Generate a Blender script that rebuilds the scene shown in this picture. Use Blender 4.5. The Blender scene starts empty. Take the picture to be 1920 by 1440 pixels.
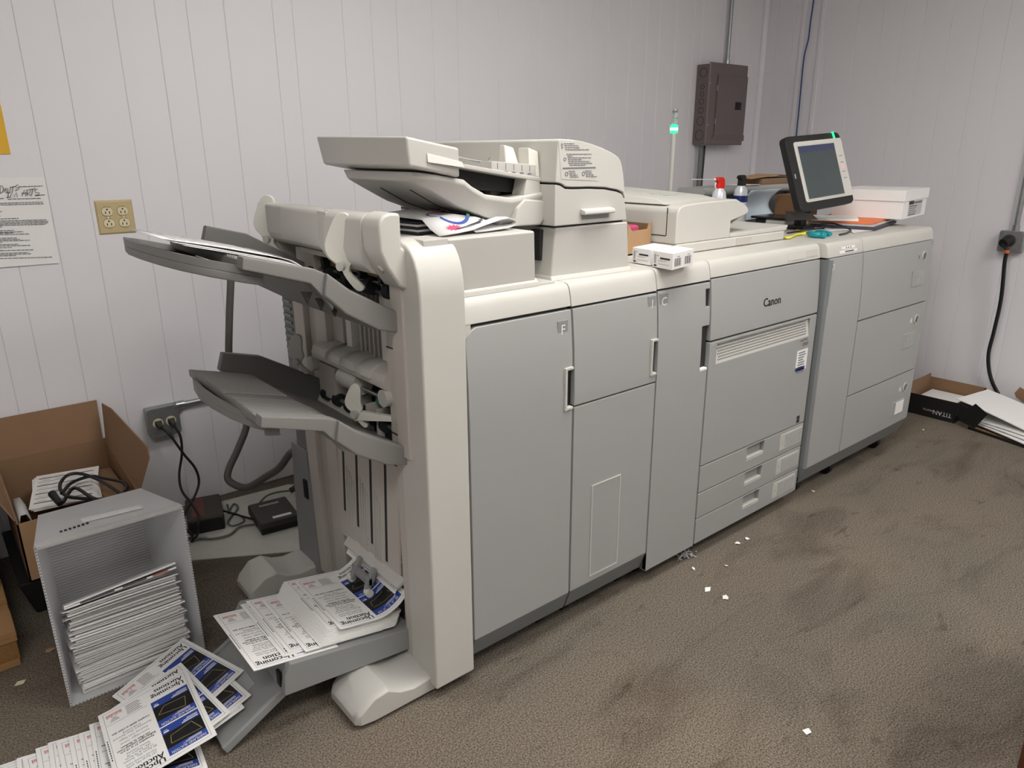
import bpy, bmesh, math, random
from mathutils import Vector, Matrix
random.seed(7)
D = bpy.data
SC = bpy.context.scene
COL = SC.collection

# ------------------------------------------------------------------ camera
YAW, PITCH, ROLL, FPX = math.radians(50.4043), math.radians(17.7720), math.radians(0.2954), 1368.64
CAM = Vector((0.0, 0.0, 1.37))
_f = Vector((math.cos(YAW)*math.cos(PITCH), math.sin(YAW)*math.cos(PITCH), -math.sin(PITCH)))
_r = Vector((math.sin(YAW), -math.cos(YAW), 0.0))
_d = _f.cross(_r)
_r2 = _r*math.cos(ROLL) + _d*math.sin(ROLL)
_d2 = _d*math.cos(ROLL) - _r*math.sin(ROLL)
cam_data = D.cameras.new('camera')
cam = D.objects.new('camera', cam_data)
COL.objects.link(cam)
cam_data.sensor_fit = 'HORIZONTAL'
cam_data.sensor_width = 36.0
cam_data.lens = FPX/1920*36.0
cam_data.clip_start = 0.02
mw = Matrix.Identity(4)
for i, ax in enumerate((_r2, -_d2, -_f)):
    for j in range(3):
        mw[j][i] = ax[j]
mw.translation = CAM
cam.matrix_world = mw
SC.camera = cam

def ray(px, py):
    return _r2*((px-960)/FPX) + _d2*((py-720)/FPX) + _f
def onz(px, py, z=0.0):
    d = ray(px, py); return CAM + d*((z-CAM.z)/d.z)
def ony(px, py, y):
    d = ray(px, py); return CAM + d*((y-CAM.y)/d.y)
def onx(px, py, x):
    d = ray(px, py); return CAM + d*((x-CAM.x)/d.x)

# ------------------------------------------------------------------ world, exposure, ceiling lamp data
W = D.worlds.new('world'); SC.world = W
W.use_nodes = True
W.node_tree.nodes['Background'].inputs[0].default_value = (0.8, 0.85, 1.0, 1)
W.node_tree.nodes['Background'].inputs[1].default_value = 0.02
VS = SC.view_settings
VS.view_transform = 'Standard'; VS.look = 'None'; VS.gamma = 1.0; VS.use_curve_mapping = False
VS.exposure = 0.6
ROOM = dict(x0=-2.2, x1=4.51, y0=-2.4, y1=2.91, h=2.62)
# (x, y, size_x, size_y, emission strength) of the recessed ceiling lamps
CEILING_LAMPS = [(1.35, 0.9, 1.2, 0.6, 11.5), (2.7, -0.5, 1.2, 0.6, 10.5), (-0.6, -0.2, 1.2, 0.6, 9.5), (2.2, -1.9, 1.2, 0.6, 7.0)]
LAMP_COLOR = (1.0, 0.97, 0.935)

# ------------------------------------------------------------------ materials
def lin(c):
    c = c/255.0
    return c/12.92 if c <= 0.04045 else ((c+0.055)/1.055)**2.4
def rgb(c):
    return (lin(c[0]), lin(c[1]), lin(c[2]), 1.0)
MATS = {}
def mat(name, c, rough=0.5, metal=0.0, var=0.04, vscale=6.0, bump=0.0, bscale=200.0, spec=0.5, emit=None, estr=1.0, trans=0.0, c2=None, coat=0.0):
    m = D.materials.new(name); m.use_nodes = True
    nt = m.node_tree; b = nt.nodes['Principled BSDF']
    b.inputs['Roughness'].default_value = rough
    b.inputs['Metallic'].default_value = metal
    b.inputs['Specular IOR Level'].default_value = spec
    b.inputs['Coat Weight'].default_value = coat
    tc = nt.nodes.new('ShaderNodeTexCoord')
    n = nt.nodes.new('ShaderNodeTexNoise'); n.inputs['Scale'].default_value = vscale; n.inputs['Detail'].default_value = 4
    nt.links.new(tc.outputs['Object'], n.inputs['Vector'])
    mix = nt.nodes.new('ShaderNodeMix'); mix.data_type = 'RGBA'
    base = rgb(c)
    if c2 is None:
        lo = tuple(max(0, v*(1-var)) for v in base[:3])+(1,); hi = tuple(min(1, v*(1+var)) for v in base[:3])+(1,)
    else:
        lo, hi = base, rgb(c2)
    mix.inputs[6].default_value = lo; mix.inputs[7].default_value = hi
    nt.links.new(n.outputs['Fac'], mix.inputs[0])
    nt.links.new(mix.outputs[2], b.inputs['Base Color'])
    if bump > 0:
        n2 = nt.nodes.new('ShaderNodeTexNoise'); n2.inputs['Scale'].default_value = bscale; n2.inputs['Detail'].default_value = 3
        nt.links.new(tc.outputs['Object'], n2.inputs['Vector'])
        bp = nt.nodes.new('ShaderNodeBump'); bp.inputs['Strength'].default_value = bump; bp.inputs['Distance'].default_value = 0.002
        nt.links.new(n2.outputs['Fac'], bp.inputs['Height'])
        nt.links.new(bp.outputs['Normal'], b.inputs['Normal'])
    if emit is not None:
        b.inputs['Emission Color'].default_value = (*emit, 1); b.inputs['Emission Strength'].default_value = estr
    if trans > 0:
        b.inputs['Transmission Weight'].default_value = trans
    MATS[name] = m
    return m

mat('cover_white', (198, 196, 189), 0.42, bump=0.06, bscale=900)
mat('shell_white', (192, 190, 184), 0.45, bump=0.06, bscale=900)
mat('shell_beige', (192, 186, 178), 0.5, bump=0.05, bscale=900)
mat('shell_beige2', (178, 172, 164), 0.5)
mat('paddle_white', (220, 218, 208), 0.4)
mat('door_grey', (160, 161, 159), 0.4, bump=0.05, bscale=1200, var=0.02)
mat('panel_grey', (140, 142, 141), 0.45)
mat('kick_grey', (114, 117, 117), 0.5)
mat('side_grey', (118, 121, 122), 0.5)
mat('tray_grey', (130, 128, 125), 0.5, bump=0.06, bscale=700)
mat('tray_dark', (106, 104, 101), 0.5)
mat('gap_dark', (38, 38, 38), 0.7)
mat('black', (18, 18, 19), 0.55)
mat('black_gloss', (14, 14, 16), 0.25)
mat('rubber', (26, 27, 30), 0.75)
mat('steel', (170, 172, 172), 0.3, metal=0.9)
mat('galv', (158, 161, 160), 0.38, metal=0.75, var=0.18, vscale=30)
mat('brass', (176, 140, 84), 0.45, metal=0.5)
mat('wall_paint', (228, 226, 229), 0.5, var=0.02, vscale=1.5, bump=0.02, bscale=300)
mat('paper', (236, 235, 233), 0.7, var=0.015)
mat('paper_edge', (214, 212, 210), 0.75, var=0.1, vscale=40)
mat('paper_grey', (196, 195, 194), 0.75, var=0.06, vscale=20)
mat('ink', (34, 34, 38), 0.6)
mat('ink_grey', (110, 110, 116), 0.6)
mat('print_black', (14, 13, 14), 0.45)
mat('print_blue', (40, 68, 150), 0.5, var=0.08)
mat('print_red', (178, 40, 36), 0.55)
mat('print_orange', (206, 98, 48), 0.55)
mat('print_line', (150, 140, 96), 0.6)
mat('print_green', (44, 128, 92), 0.6)
mat('print_pink', (190, 70, 110), 0.6)
mat('cardboard', (138, 108, 80), 0.8, var=0.08, vscale=12, bump=0.15, bscale=120)
mat('cardboard_light', (172, 138, 102), 0.8, var=0.06, vscale=14)
mat('cardboard_dark', (122, 90, 62), 0.85, var=0.1, vscale=12)
mat('panel_brown', (108, 98, 96), 0.45, var=0.03)
mat('outlet_beige', (196, 178, 132), 0.4, var=0.03)
mat('outlet_ivory', (226, 214, 180), 0.35)
mat('yellow_card', (226, 178, 52), 0.7)
mat('cable_black', (20, 20, 21), 0.45)
mat('cable_grey', (96, 94, 90), 0.6)
mat('hose_grey', (88, 85, 80), 0.6, var=0.12, vscale=60)
mat('cable_blue', (38, 66, 128), 0.5)
mat('cable_yellow', (226, 216, 70), 0.5)
mat('teal', (22, 140, 150), 0.35)
mat('orange', (236, 126, 72), 0.6)
mat('orange_band', (214, 106, 54), 0.5)
mat('red_cap', (214, 42, 36), 0.4)
mat('can_white', (224, 228, 232), 0.3, metal=0.2)
mat('can_blue', (30, 44, 110), 0.35)
mat('roll_paper', (212, 226, 236), 0.6)
mat('folder_dark', (70, 66, 82), 0.6)
mat('charcoal', (58, 56, 54), 0.6)
mat('screen', (46, 54, 55), 0.12, var=0.15, vscale=9, emit=(0.012, 0.016, 0.016), estr=1.0)
mat('screen_bar', (40, 46, 74), 0.14, emit=(0.01, 0.012, 0.022), estr=1.0)
mat('led_green', (60, 240, 150), 0.3, emit=(0.01, 0.75, 0.22), estr=1.3)
mat('led_white', (220, 255, 235), 0.3, emit=(0.25, 1.0, 0.5), estr=2.0)
mat('led_red', (240, 120, 130), 0.4, emit=(1.0, 0.25, 0.3), estr=0.6)
mat('clear_plastic', (232, 238, 238), 0.12, trans=0.75)
mat('modem', (60, 57, 52), 0.55, var=0.12, vscale=20)
mat('modem_red', (112, 60, 52), 0.6)
mat('board_white', (204, 206, 196), 0.6, var=0.18, vscale=9)
mat('lint', (168, 172, 174), 0.9)
mat('wood', (176, 138, 92), 0.75, c2=(148, 108, 66), vscale=7, bump=0.2, bscale=60)
mat('chipboard', (120, 84, 44), 0.9, c2=(166, 124, 72), vscale=160, bump=0.5, bscale=150)
mat('dark_wood', (92, 50, 32), 0.5, var=0.2)
mat('wrap_grey', (150, 154, 164), 0.35, var=0.1, vscale=8)
mat('label_grey', (168, 169, 167), 0.6, var=0.2, vscale=60)
mat('board_circuit', (120, 92, 58), 0.5, var=0.5, vscale=120)
mat('ceiling_tile', (226, 225, 220), 0.9, bump=0.2, bscale=150)

def carpet():
    m = D.materials.new('carpet'); m.use_nodes = True
    nt = m.node_tree; b = nt.nodes['Principled BSDF']; L = nt.links
    b.inputs['Roughness'].default_value = 0.95; b.inputs['Specular IOR Level'].default_value = 0.15
    tc = nt.nodes.new('ShaderNodeTexCoord')
    def noise(scale, det=5, rough=0.6, dist=0.0, vec=None):
        n = nt.nodes.new('ShaderNodeTexNoise'); n.inputs['Scale'].default_value = scale
        n.inputs['Detail'].default_value = det; n.inputs['Roughness'].default_value = rough; n.inputs['Distortion'].default_value = dist
        L.new(vec or tc.outputs['Object'], n.inputs['Vector']); return n
    def ramp(src, stops):
        r = nt.nodes.new('ShaderNodeValToRGB'); L.new(src, r.inputs['Fac'])
        e = r.color_ramp.elements
        e[0].position, e[0].color = stops[0]; e[1].position, e[1].color = stops[1]
        for p, c in stops[2:]:
            x = e.new(p); x.color = c
        return r
    mp = nt.nodes.new('ShaderNodeMapping'); mp.inputs['Rotation'].default_value = (0, 0, 0.5); mp.inputs['Scale'].default_value = (1, 2.4, 1)
    L.new(tc.outputs['Object'], mp.inputs['Vector'])
    base = ramp(noise(230, 4, 0.7).outputs['Fac'], [(0.36, rgb((66, 61, 55))), (0.66, rgb((154, 144, 131)))])
    tint = ramp(noise(0.9, 3).outputs['Fac'], [(0.35, (0.82, 0.84, 0.83, 1)), (0.65, (1.05, 1.0, 0.95, 1))])
    dirt = ramp(noise(2.1, 7, 0.62, 0.9, mp.outputs['Vector']).outputs['Fac'], [(0.28, (0.66, 0.64, 0.63, 1)), (0.50, (1, 1, 1, 1))])
    spot = ramp(noise(7.0, 5, 0.6, 0.5, mp.outputs['Vector']).outputs['Fac'], [(0.27, (0.6, 0.58, 0.56, 1)), (0.38, (1, 1, 1, 1))])
    cur = base.outputs['Color']
    for r in (tint, dirt, spot):
        mx = nt.nodes.new('ShaderNodeMix'); mx.data_type = 'RGBA'; mx.blend_type = 'MULTIPLY'; mx.inputs[0].default_value = 1.0
        L.new(cur, mx.inputs[6]); L.new(r.outputs['Color'], mx.inputs[7]); cur = mx.outputs[2]
    L.new(cur, b.inputs['Base Color'])
    bp = nt.nodes.new('ShaderNodeBump'); bp.inputs['Strength'].default_value = 0.6; bp.inputs['Distance'].default_value = 0.004
    L.new(noise(260, 3).outputs['Fac'], bp.inputs['Height']); L.new(bp.outputs['Normal'], b.inputs['Normal'])
    MATS['carpet'] = m
carpet()

def tote_mat():
    m = mat('tote_plastic', (236, 237, 238), 0.35, var=0.05, vscale=10)
    nt = m.node_tree; b = nt.nodes['Principled BSDF']
    b.inputs['Transmission Weight'].default_value = 0.0
    tr = nt.nodes.new('ShaderNodeBsdfTranslucent'); tr.inputs[0].default_value = (0.9, 0.91, 0.92, 1)
    tp = nt.nodes.new('ShaderNodeBsdfTransparent'); tp.inputs[0].default_value = (0.9, 0.92, 0.95, 1)
    m1 = nt.nodes.new('ShaderNodeMixShader'); m1.inputs[0].default_value = 0.45
    m2 = nt.nodes.new('ShaderNodeMixShader'); m2.inputs[0].default_value = 0.10
    nt.links.new(b.outputs[0], m1.inputs[1]); nt.links.new(tr.outputs[0], m1.inputs[2])
    nt.links.new(m1.outputs[0], m2.inputs[1]); nt.links.new(tp.outputs[0], m2.inputs[2])
    nt.links.new(m2.outputs[0], nt.nodes['Material Output'].inputs[0])
tote_mat()

# ------------------------------------------------------------------ text meshes (made first, all at once)
STRINGS = {}
def want(*ss):
    for s in ss: STRINGS[s] = None
BODY = [('107 Acres M/L acres', 0), ('Carroll County Land', 0), ('80 Acres M/L, Section', 0), ('17 Eden & 76 Acres', 0), ('M/L, Section 18', 0), ('Newton Township', 0),
        ('November 21 at 10 a.m.', 1), ('Bedham Legion Centennial Center', 1), ('102 Main St, Bedham', 1), ('Lewis Langer, Owner', 0), ('Attorney Curt Nager', 0), ('Auctioneers: Steve Sand and', 0), ('Craig Ludwig', 0), ('Complete details at a later date', 1)]
want('F', 'I', 'C', 'D', 'Canon', 'imagePRESS', 'C810', 'TITAN', 'DIGITAL', 'DENTS', 'IN', 'ARTS', 'Upcoming', 'Auction', 'Auctions', 'FARMLAND AUCTION', '1', '2', '3')
want(*[b[0] for b in BODY])
def make_texts():
    tmp = {}
    for s in STRINGS:
        cu = D.curves.new('t', 'FONT'); cu.body = s; cu.resolution_u = 2; cu.size = 1.0
        ob = D.objects.new('t', cu); COL.objects.link(ob); tmp[s] = ob
    bpy.context.view_layer.update()
    dg = bpy.context.evaluated_depsgraph_get()
    for s, ob in tmp.items():
        me = D.meshes.new_from_object(ob.evaluated_get(dg))
        STRINGS[s] = ([v.co.to_2d() for v in me.vertices], [tuple(p.vertices) for p in me.polygons])
        D.meshes.remove(me)
    for ob in tmp.values():
        cu = ob.data; D.objects.remove(ob); D.curves.remove(cu)
make_texts()

# ------------------------------------------------------------------ mesh builder
def V(*a): return Vector(a)
class G:
    def __init__(s): s.v = []; s.f = []; s.m = []
    def add(s, vs, fs, mi=0):
        o = len(s.v); s.v += [Vector(p) for p in vs]
        for f in fs: s.f.append([i+o for i in f]); s.m.append(mi)
        return s
    def box(s, x0, x1, y0, y1, z0, z1, mi=0):
        vs = [(x, y, z) for z in (z0, z1) for y in (y0, y1) for x in (x0, x1)]
        return s.add(vs, [(0, 2, 3, 1), (4, 5, 7, 6), (0, 1, 5, 4), (2, 6, 7, 3), (0, 4, 6, 2), (1, 3, 7, 5)], mi)
    def hexa(s, b, t, mi=0):                       # bottom 4 (ccw) and top 4
        return s.add(list(b)+list(t), [(3, 2, 1, 0), (4, 5, 6, 7), (0, 1, 5, 4), (1, 2, 6, 5), (2, 3, 7, 6), (3, 0, 4, 7)], mi)
    def obox(s, c, ux, uy, uz, mi=0):              # centre and three half vectors
        c, ux, uy, uz = Vector(c), Vector(ux), Vector(uy), Vector(uz)
        b = [c-ux-uy-uz, c+ux-uy-uz, c+ux+uy-uz, c-ux+uy-uz]
        return s.hexa(b, [p+2*uz for p in b], mi)
    def prism(s, poly, axis, a, b, mi=0):          # poly in the two other axes
        def P(p, t):
            return (t, p[0], p[1]) if axis == 'x' else (p[0], t, p[1]) if axis == 'y' else (p[0], p[1], t)
        n = len(poly)
        vs = [P(p, a) for p in poly]+[P(p, b) for p in poly]
        fs = [tuple(range(n))[::-1], tuple(range(n, 2*n))]+[(i, (i+1) % n, n+(i+1) % n, n+i) for i in range(n)]
        return s.add(vs, fs, mi)
    def slab(s, poly3, off, mi=0):                 # any planar polygon thickened by a vector
        n = len(poly3); off = Vector(off)
        vs = [Vector(p) for p in poly3]; vs += [p+off for p in vs]
        fs = [tuple(range(n))[::-1], tuple(range(n, 2*n))]+[(i, (i+1) % n, n+(i+1) % n, n+i) for i in range(n)]
        return s.add(vs, fs, mi)
    def cyl(s, p0, p1, r0, r1=None, n=16, mi=0):
        r1 = r0 if r1 is None else r1
        p0, p1 = Vector(p0), Vector(p1); d = (p1-p0).normalized()
        a = d.orthogonal().normalized(); b = d.cross(a)
        vs = [p0+(a*math.cos(t)+b*math.sin(t))*r0 for t in [2*math.pi*i/n for i in range(n)]]
        vs += [p1+(a*math.cos(t)+b*math.sin(t))*r1 for t in [2*math.pi*i/n for i in range(n)]]
        return s.add(vs, [tuple(range(n))[::-1], tuple(range(n, 2*n))]+[(i, (i+1) % n, n+(i+1) % n, n+i) for i in range(n)], mi)
    def ring(s, c, ax, r0, r1, h, n=20, mi=0):     # flat washer
        c = Vector(c); ax = Vector(ax).normalized(); a = ax.orthogonal().normalized(); b = ax.cross(a)
        vs = []
        for r, t in ((r0, 0), (r1, 0), (r1, h), (r0, h)):
            vs += [c+ax*t+(a*math.cos(q)+b*math.sin(q))*r for q in [2*math.pi*i/n for i in range(n)]]
        fs = []
        for k in range(4):
            k2 = (k+1) % 4
            fs += [(k*n+i, k*n+(i+1) % n, k2*n+(i+1) % n, k2*n+i) for i in range(n)]
        return s.add(vs, fs, mi)
    def tube(s, pts, r, n=8, mi=0):
        pts = [Vector(p) for p in pts]; o = len(s.v)
        prev = None; rings = []
        for i, p in enumerate(pts):
            d = (pts[min(i+1, len(pts)-1)]-pts[max(i-1, 0)]).normalized()
            if prev is None: a = d.orthogonal().normalized()
            else:
                a = prev-d*prev.dot(d); a = a.normalized() if a.length > 1e-6 else d.orthogonal().normalized()
            prev = a; b = d.cross(a)
            rr = r[i] if isinstance(r, (list, tuple)) else r
            rings.append([p+(a*math.cos(2*math.pi*k/n)+b*math.sin(2*math.pi*k/n))*rr for k in range(n)])
        vs = [q for R in rings for q in R]; fs = []
        for i in range(len(rings)-1):
            for k in range(n):
                fs.append((i*n+k, i*n+(k+1) % n, (i+1)*n+(k+1) % n, (i+1)*n+k))
        fs += [tuple(range(n))[::-1], tuple(range((len(rings)-1)*n, len(rings)*n))]
        return s.add(vs, fs, mi)
    def lathe(s, c, prof, n=24, mi=0, ax=(0, 0, 1)):
        c = Vector(c); ax = Vector(ax).normalized(); a = ax.orthogonal().normalized(); b = ax.cross(a)
        vs = []
        for r, h in prof:
            vs += [c+ax*h+(a*math.cos(2*math.pi*k/n)+b*math.sin(2*math.pi*k/n))*max(r, 1e-4) for k in range(n)]
        fs = [(i*n+k, i*n+(k+1) % n, (i+1)*n+(k+1) % n, (i+1)*n+k) for i in range(len(prof)-1) for k in range(n)]
        fs += [tuple(range(n))[::-1], tuple(range((len(prof)-1)*n, len(prof)*n))]
        return s.add(vs, fs, mi)
    def text(s, st, o, ux, uy, size, mi=0, align=0, bold=0.0):
        pts, fs = STRINGS[st]; o, ux, uy = Vector(o), Vector(ux), Vector(uy)
        w = max(p.x for p in pts); x0 = -w*0.5 if align == 1 else (-w if align == 2 else 0)
        for dx, dy in ([(0, 0)] if not bold else [(-bold, 0), (bold, 0), (0, bold*0.6)]):
            s.add([o+ux*((p.x+x0+dx)*size)+uy*((p.y+dy)*size) for p in pts], fs, mi)
        return s
    def grid(s, fn, nu, nv, mi=0):                 # surface fn(u,v)
        vs = [fn(i/nu, j/nv) for j in range(nv+1) for i in range(nu+1)]
        fs = [(j*(nu+1)+i, j*(nu+1)+i+1, (j+1)*(nu+1)+i+1, (j+1)*(nu+1)+i) for j in range(nv) for i in range(nu)]
        return s.add(vs, fs, mi)
    def bm(s, bm, mi=0):
        bm.verts.index_update()
        return s.add([v.co.copy() for v in bm.verts], [[v.index for v in f.verts] for f in bm.faces], mi)

def root_of(o):
    while o.parent is not None: o = o.parent
    return o
def build(name, g, mats, parent=None, bevel=0.0, seg=2, angle=42, recalc=True, smooth=True):
    if isinstance(mats, str): mats = [mats]
    off = root_of(parent).location.copy() if parent is not None else Vector((0, 0, 0))
    me = D.meshes.new(name)
    me.from_pydata([tuple(p-off) for p in g.v], [], g.f)
    for k in mats: me.materials.append(MATS[k])
    if len(mats) > 1: me.polygons.foreach_set('material_index', g.m)
    if recalc or bevel > 0:
        b = bmesh.new(); b.from_mesh(me)
        if recalc: bmesh.ops.recalc_face_normals(b, faces=b.faces)
        if bevel > 0:
            es = [e for e in b.edges if len(e.link_faces) == 2 and e.calc_face_angle(0) > math.radians(34)]
            bmesh.ops.bevel(b, geom=es, offset=bevel, segments=seg, profile=0.5, affect='EDGES', clamp_overlap=True)
        b.to_mesh(me); b.free()
    o = D.objects.new(name, me); COL.objects.link(o)
    if smooth:
        me.polygons.foreach_set('use_smooth', [True]*len(me.polygons))
        me.set_sharp_from_angle(angle=math.radians(angle))
        if bevel > 0:
            w = o.modifiers.new('wn', 'WEIGHTED_NORMAL'); w.keep_sharp = True; w.weight = 60
    if parent is not None: o.parent = parent
    me.update()
    return o
def thing(name, label, cat, loc, group=None):
    o = D.objects.new(name, None); COL.objects.link(o)
    o.location = Vector(loc); o.empty_display_size = 0.05
    o['label'] = label; o['category'] = cat
    if group: o['group'] = group
    return o
def tag(o, label, cat, group=None):
    o['label'] = label; o['category'] = cat
    if group: o['group'] = group
    return o
def solo(name, g, mats, label, cat, group=None, loc=None, **k):
    """a thing that is one mesh, origin at loc"""
    if loc is not None:
        g.v = [p-Vector(loc) for p in g.v]
    o = build(name, g, mats, None, **k)
    if loc is not None: o.location = Vector(loc)
    return tag(o, label, cat, group)
def struct(o): o['kind'] = 'structure'; return o
def stuff(o): o['kind'] = 'stuff'; return o
def plab(o, s): o['label'] = s; return o
def copy_tree(o, parent=None):
    c = o.copy(); COL.objects.link(c)
    if parent is not None: c.parent = parent
    for ch in o.children: copy_tree(ch, c)
    return c
def spline(pts, n=8):
    P = [Vector(p) for p in pts]; out = []
    P = [P[0]*2-P[1]]+P+[P[-1]*2-P[-2]]
    for i in range(1, len(P)-2):
        for k in range(n):
            t = k/n; a, b, c, d = P[i-1], P[i], P[i+1], P[i+2]
            out.append(0.5*((2*b)+(c-a)*t+(2*a-5*b+4*c-d)*t*t+(3*b-a-3*c+d)*t**3))
    out.append(P[-2]); return out
def rrect(x0, x1, y0, y1, r, n=4):
    out = []
    for cx, cy, a0 in ((x1-r, y1-r, 0), (x0+r, y1-r, 90), (x0+r, y0+r, 180), (x1-r, y0+r, 270)):
        for k in range(n+1):
            a = math.radians(a0+90*k/n); out.append((cx+r*math.cos(a), cy+r*math.sin(a)))
    return out

# ================================================================== the room
R_ = ROOM
def room():
    x0, x1, y0, y1, h = R_['x0'], R_['x1'], R_['y0'], R_['y1'], R_['h']
    struct(build('floor', G().box(x0-.1, x1+.1, y0-.1, y1+.1, -0.06, 0), 'carpet'))
    struct(build('ceiling', G().box(x0-.1, x1+.1, y0-.1, y1+.1, h, h+.06), 'ceiling_tile'))
    wb = struct(build('wall_back', G().box(x0-.1, x1+.1, y1+.006, y1+.08, 0, h), 'wall_paint'))
    wr = struct(build('wall_right', G().box(x1+.006, x1+.08, y0-.1, y1+.1, 0, h), 'wall_paint'))
    struct(build('wall_left', G().box(x0-.08, x0, y0-.1, y1+.1, 0, h), 'wall_paint'))
    struct(build('wall_front', G().box(x0-.1, x1+.1, y0-.08, y0, 0, h), 'wall_paint'))
    gb = [-2.2, -1.8, -1.4, -1.0, -.62, -.42, -.2, -.08, .08, .2, .287, .411, .529, .699, .83, .935, 1.067, 1.249, 1.328, 1.539, 1.668, 1.789, 1.968, 2.101, 2.333, 2.517, 2.595, 2.786, 2.947,
          3.072, 3.243, 3.38, 3.487, 3.624, 3.79, 3.87, 4.08, 4.22, 4.36, 4.51]
    for a, b in zip(gb[:-1], gb[1:]):
        build('plank', G().box(a+.0002, b-.0002, y1, y1+.0055, 0, h), 'wall_paint', wb, bevel=.0019, seg=1)
    gr = [2.91, 2.818, 2.708, 2.641, 2.52, 2.476, 2.305, 2.16, 2.042, 1.93, 1.79, 1.645, 1.521, 1.339, 1.262, 1.12, .98, .83, .71, .55, .43, .25, .1, -.1, -.4, -.8, -1.2, -1.6, -2.0, -2.4]
    for a, b in zip(gr[:-1], gr[1:]):
        build('plank', G().box(x1, x1+.0055, b+.0002, a-.0002, 0, h), 'wall_paint', wr, bevel=.0019, seg=1)
    # corner and panel joint mouldings
    struct(build('trim_1', G().prism([(x1-.028, y1-.001), (x1-.001, y1-.001), (x1-.001, y1-.028), (x1-.008, y1-.028), (x1-.02, y1-.02), (x1-.028, y1-.008)], 'z', 0, h), 'wall_paint'))
    for i, yy in enumerate((2.641, 2.52)):
        struct(build('trim_%d' % (i+2), G().box(x1-.008, x1+.001, yy-.013, yy+.013, 0, h), 'wall_paint', bevel=.004))
room()

def ceiling_lamps():
    for i, (x, y, sx, sy, e) in enumerate(CEILING_LAMPS):
        h = R_['h']
        t = thing('ceiling_light', 'white framed recessed fluorescent ceiling panel light', 'light', (x, y, h-.012), 'ceiling panel lights')
        g = G()
        for a in (-1, 1):
            g.box(x-sx/2-.03, x+sx/2+.03, y+a*(sy/2+.015)-.015, y+a*(sy/2+.015)+.015, h-.014, h-.001)
            g.box(x+a*(sx/2+.015)-.015, x+a*(sx/2+.015)+.015, y-sy/2, y+sy/2, h-.014, h-.001)
        build('frame', g, 'cover_white', t)
        mname = 'lamp_%d' % i
        mat(mname, (240, 240, 236), 0.6, emit=LAMP_COLOR, estr=e)
        build('diffuser', G().box(x-sx/2, x+sx/2, y-sy/2, y+sy/2, h-.01, h-.002), mname, t)
ceiling_lamps()

# ================================================================== the printing line
YF = 1.335
def interp(tab, z):
    if z <= tab[0][0]: return tab[0][1]
    for (a, u), (b, v) in zip(tab[:-1], tab[1:]):
        if z <= b: return u+(v-u)*(z-a)/(b-a)
    return tab[-1][1]
TOPP = [(.74, 0), (.80, .0015), (.86, .004), (.92, .0085), (.976, .014), (1.0, .018), (1.018, .0215), (1.03, .026), (1.037, .032), (1.04, .042)]
def prof(z): return interp([(0, 0)]+TOPP, z)
ZC = [.74, .77, .80, .83, .86, .89, .92, .95]
def panel(xs, zs, skip=(), y0=YF, pf=prof, thick=.018):
    """door panel with holes or notches, following the curved front"""
    zz = sorted(set(list(zs)+[z for z in ZC if zs[0]+.004 < z < zs[-1]-.004]))
    b = bmesh.new(); vs = {}
    for i, x in enumerate(xs):
        for j, z in enumerate(zz): vs[i, j] = b.verts.new((x, y0+pf(z), z))
    for i in range(len(xs)-1):
        for j in range(len(zz)-1):
            zm = (zz[j]+zz[j+1])/2; cell = max(k for k in range(len(zs)-1) if zs[k] <= zm)
            if (i, cell) in skip: continue
            b.faces.new([vs[i, j], vs[i+1, j], vs[i+1, j+1], vs[i, j+1]])
    bmesh.ops.delete(b, geom=[v for v in b.verts if not v.link_faces], context='VERTS')
    r = bmesh.ops.extrude_face_region(b, geom=b.faces[:])
    for v in [e for e in r['geom'] if isinstance(e, bmesh.types.BMVert)]: v.co.y += thick
    g = G().bm(b); b.free(); return g
def outline_panel(poly, y0=YF, pf=prof, thick=.018):
    b = bmesh.new(); b.faces.new([b.verts.new((x, 0, z)) for x, z in poly])
    z0, z1 = min(p[1] for p in poly), max(p[1] for p in poly)
    for z in ZC:
        if z0+.004 < z < z1-.004:
            bmesh.ops.bisect_plane(b, geom=b.verts[:]+b.edges[:]+b.faces[:], plane_co=(0, 0, z), plane_no=(0, 0, 1))
    r = bmesh.ops.extrude_face_region(b, geom=b.faces[:])
    back = {e for e in r['geom'] if isinstance(e, bmesh.types.BMVert)}
    for v in b.verts: v.co.y = y0+pf(v.co.z)+(thick if v in back else 0)
    g = G().bm(b); b.free(); return g
def cover(x0, x1, z0=.98, y0=YF, yb=2.14, z1=1.04):
    zs = [z0]+[z for z in (1.0, 1.018, 1.03, 1.037, 1.04) if z > z0+.002]
    dz = z1-1.04
    return G().prism([(y0+prof(z), z+dz) for z in zs]+[(yb, z1), (yb, z0)], 'x', x0, x1)
def kick(x0, x1, z0, z1, y0=YF, d=.022, t=.03):
    return G().prism([(y0, z1), (y0+d, z0), (y0+d+t, z0), (y0+t, z1)], 'x', x0, x1)
def letter_plate(parent, ch, x, z, w, h, size, plate=True):
    y = YF+prof(z)
    if plate: build('letter_plate', G().box(x-w/2, x+w/2, y-.0008, y+.004, z-h/2, z+h/2), 'panel_grey', parent)
    build('lettering', G().text(ch, (x, y-.0014, z-size*.36), (1, 0, 0), (0, 0, 1), size, align=1), 'paper', parent, recalc=False)
def castors(parent, xs, ys, r=.022):
    for x in xs:
        for y in ys:
            c = build('castor', G().cyl((x-.012, y, r), (x+.012, y, r), r, n=14), 'black', parent)
            build('castor_fork', G().box(x-.018, x+.018, y-.016, y+.016, r, .075), 'gap_dark', c)

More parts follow.
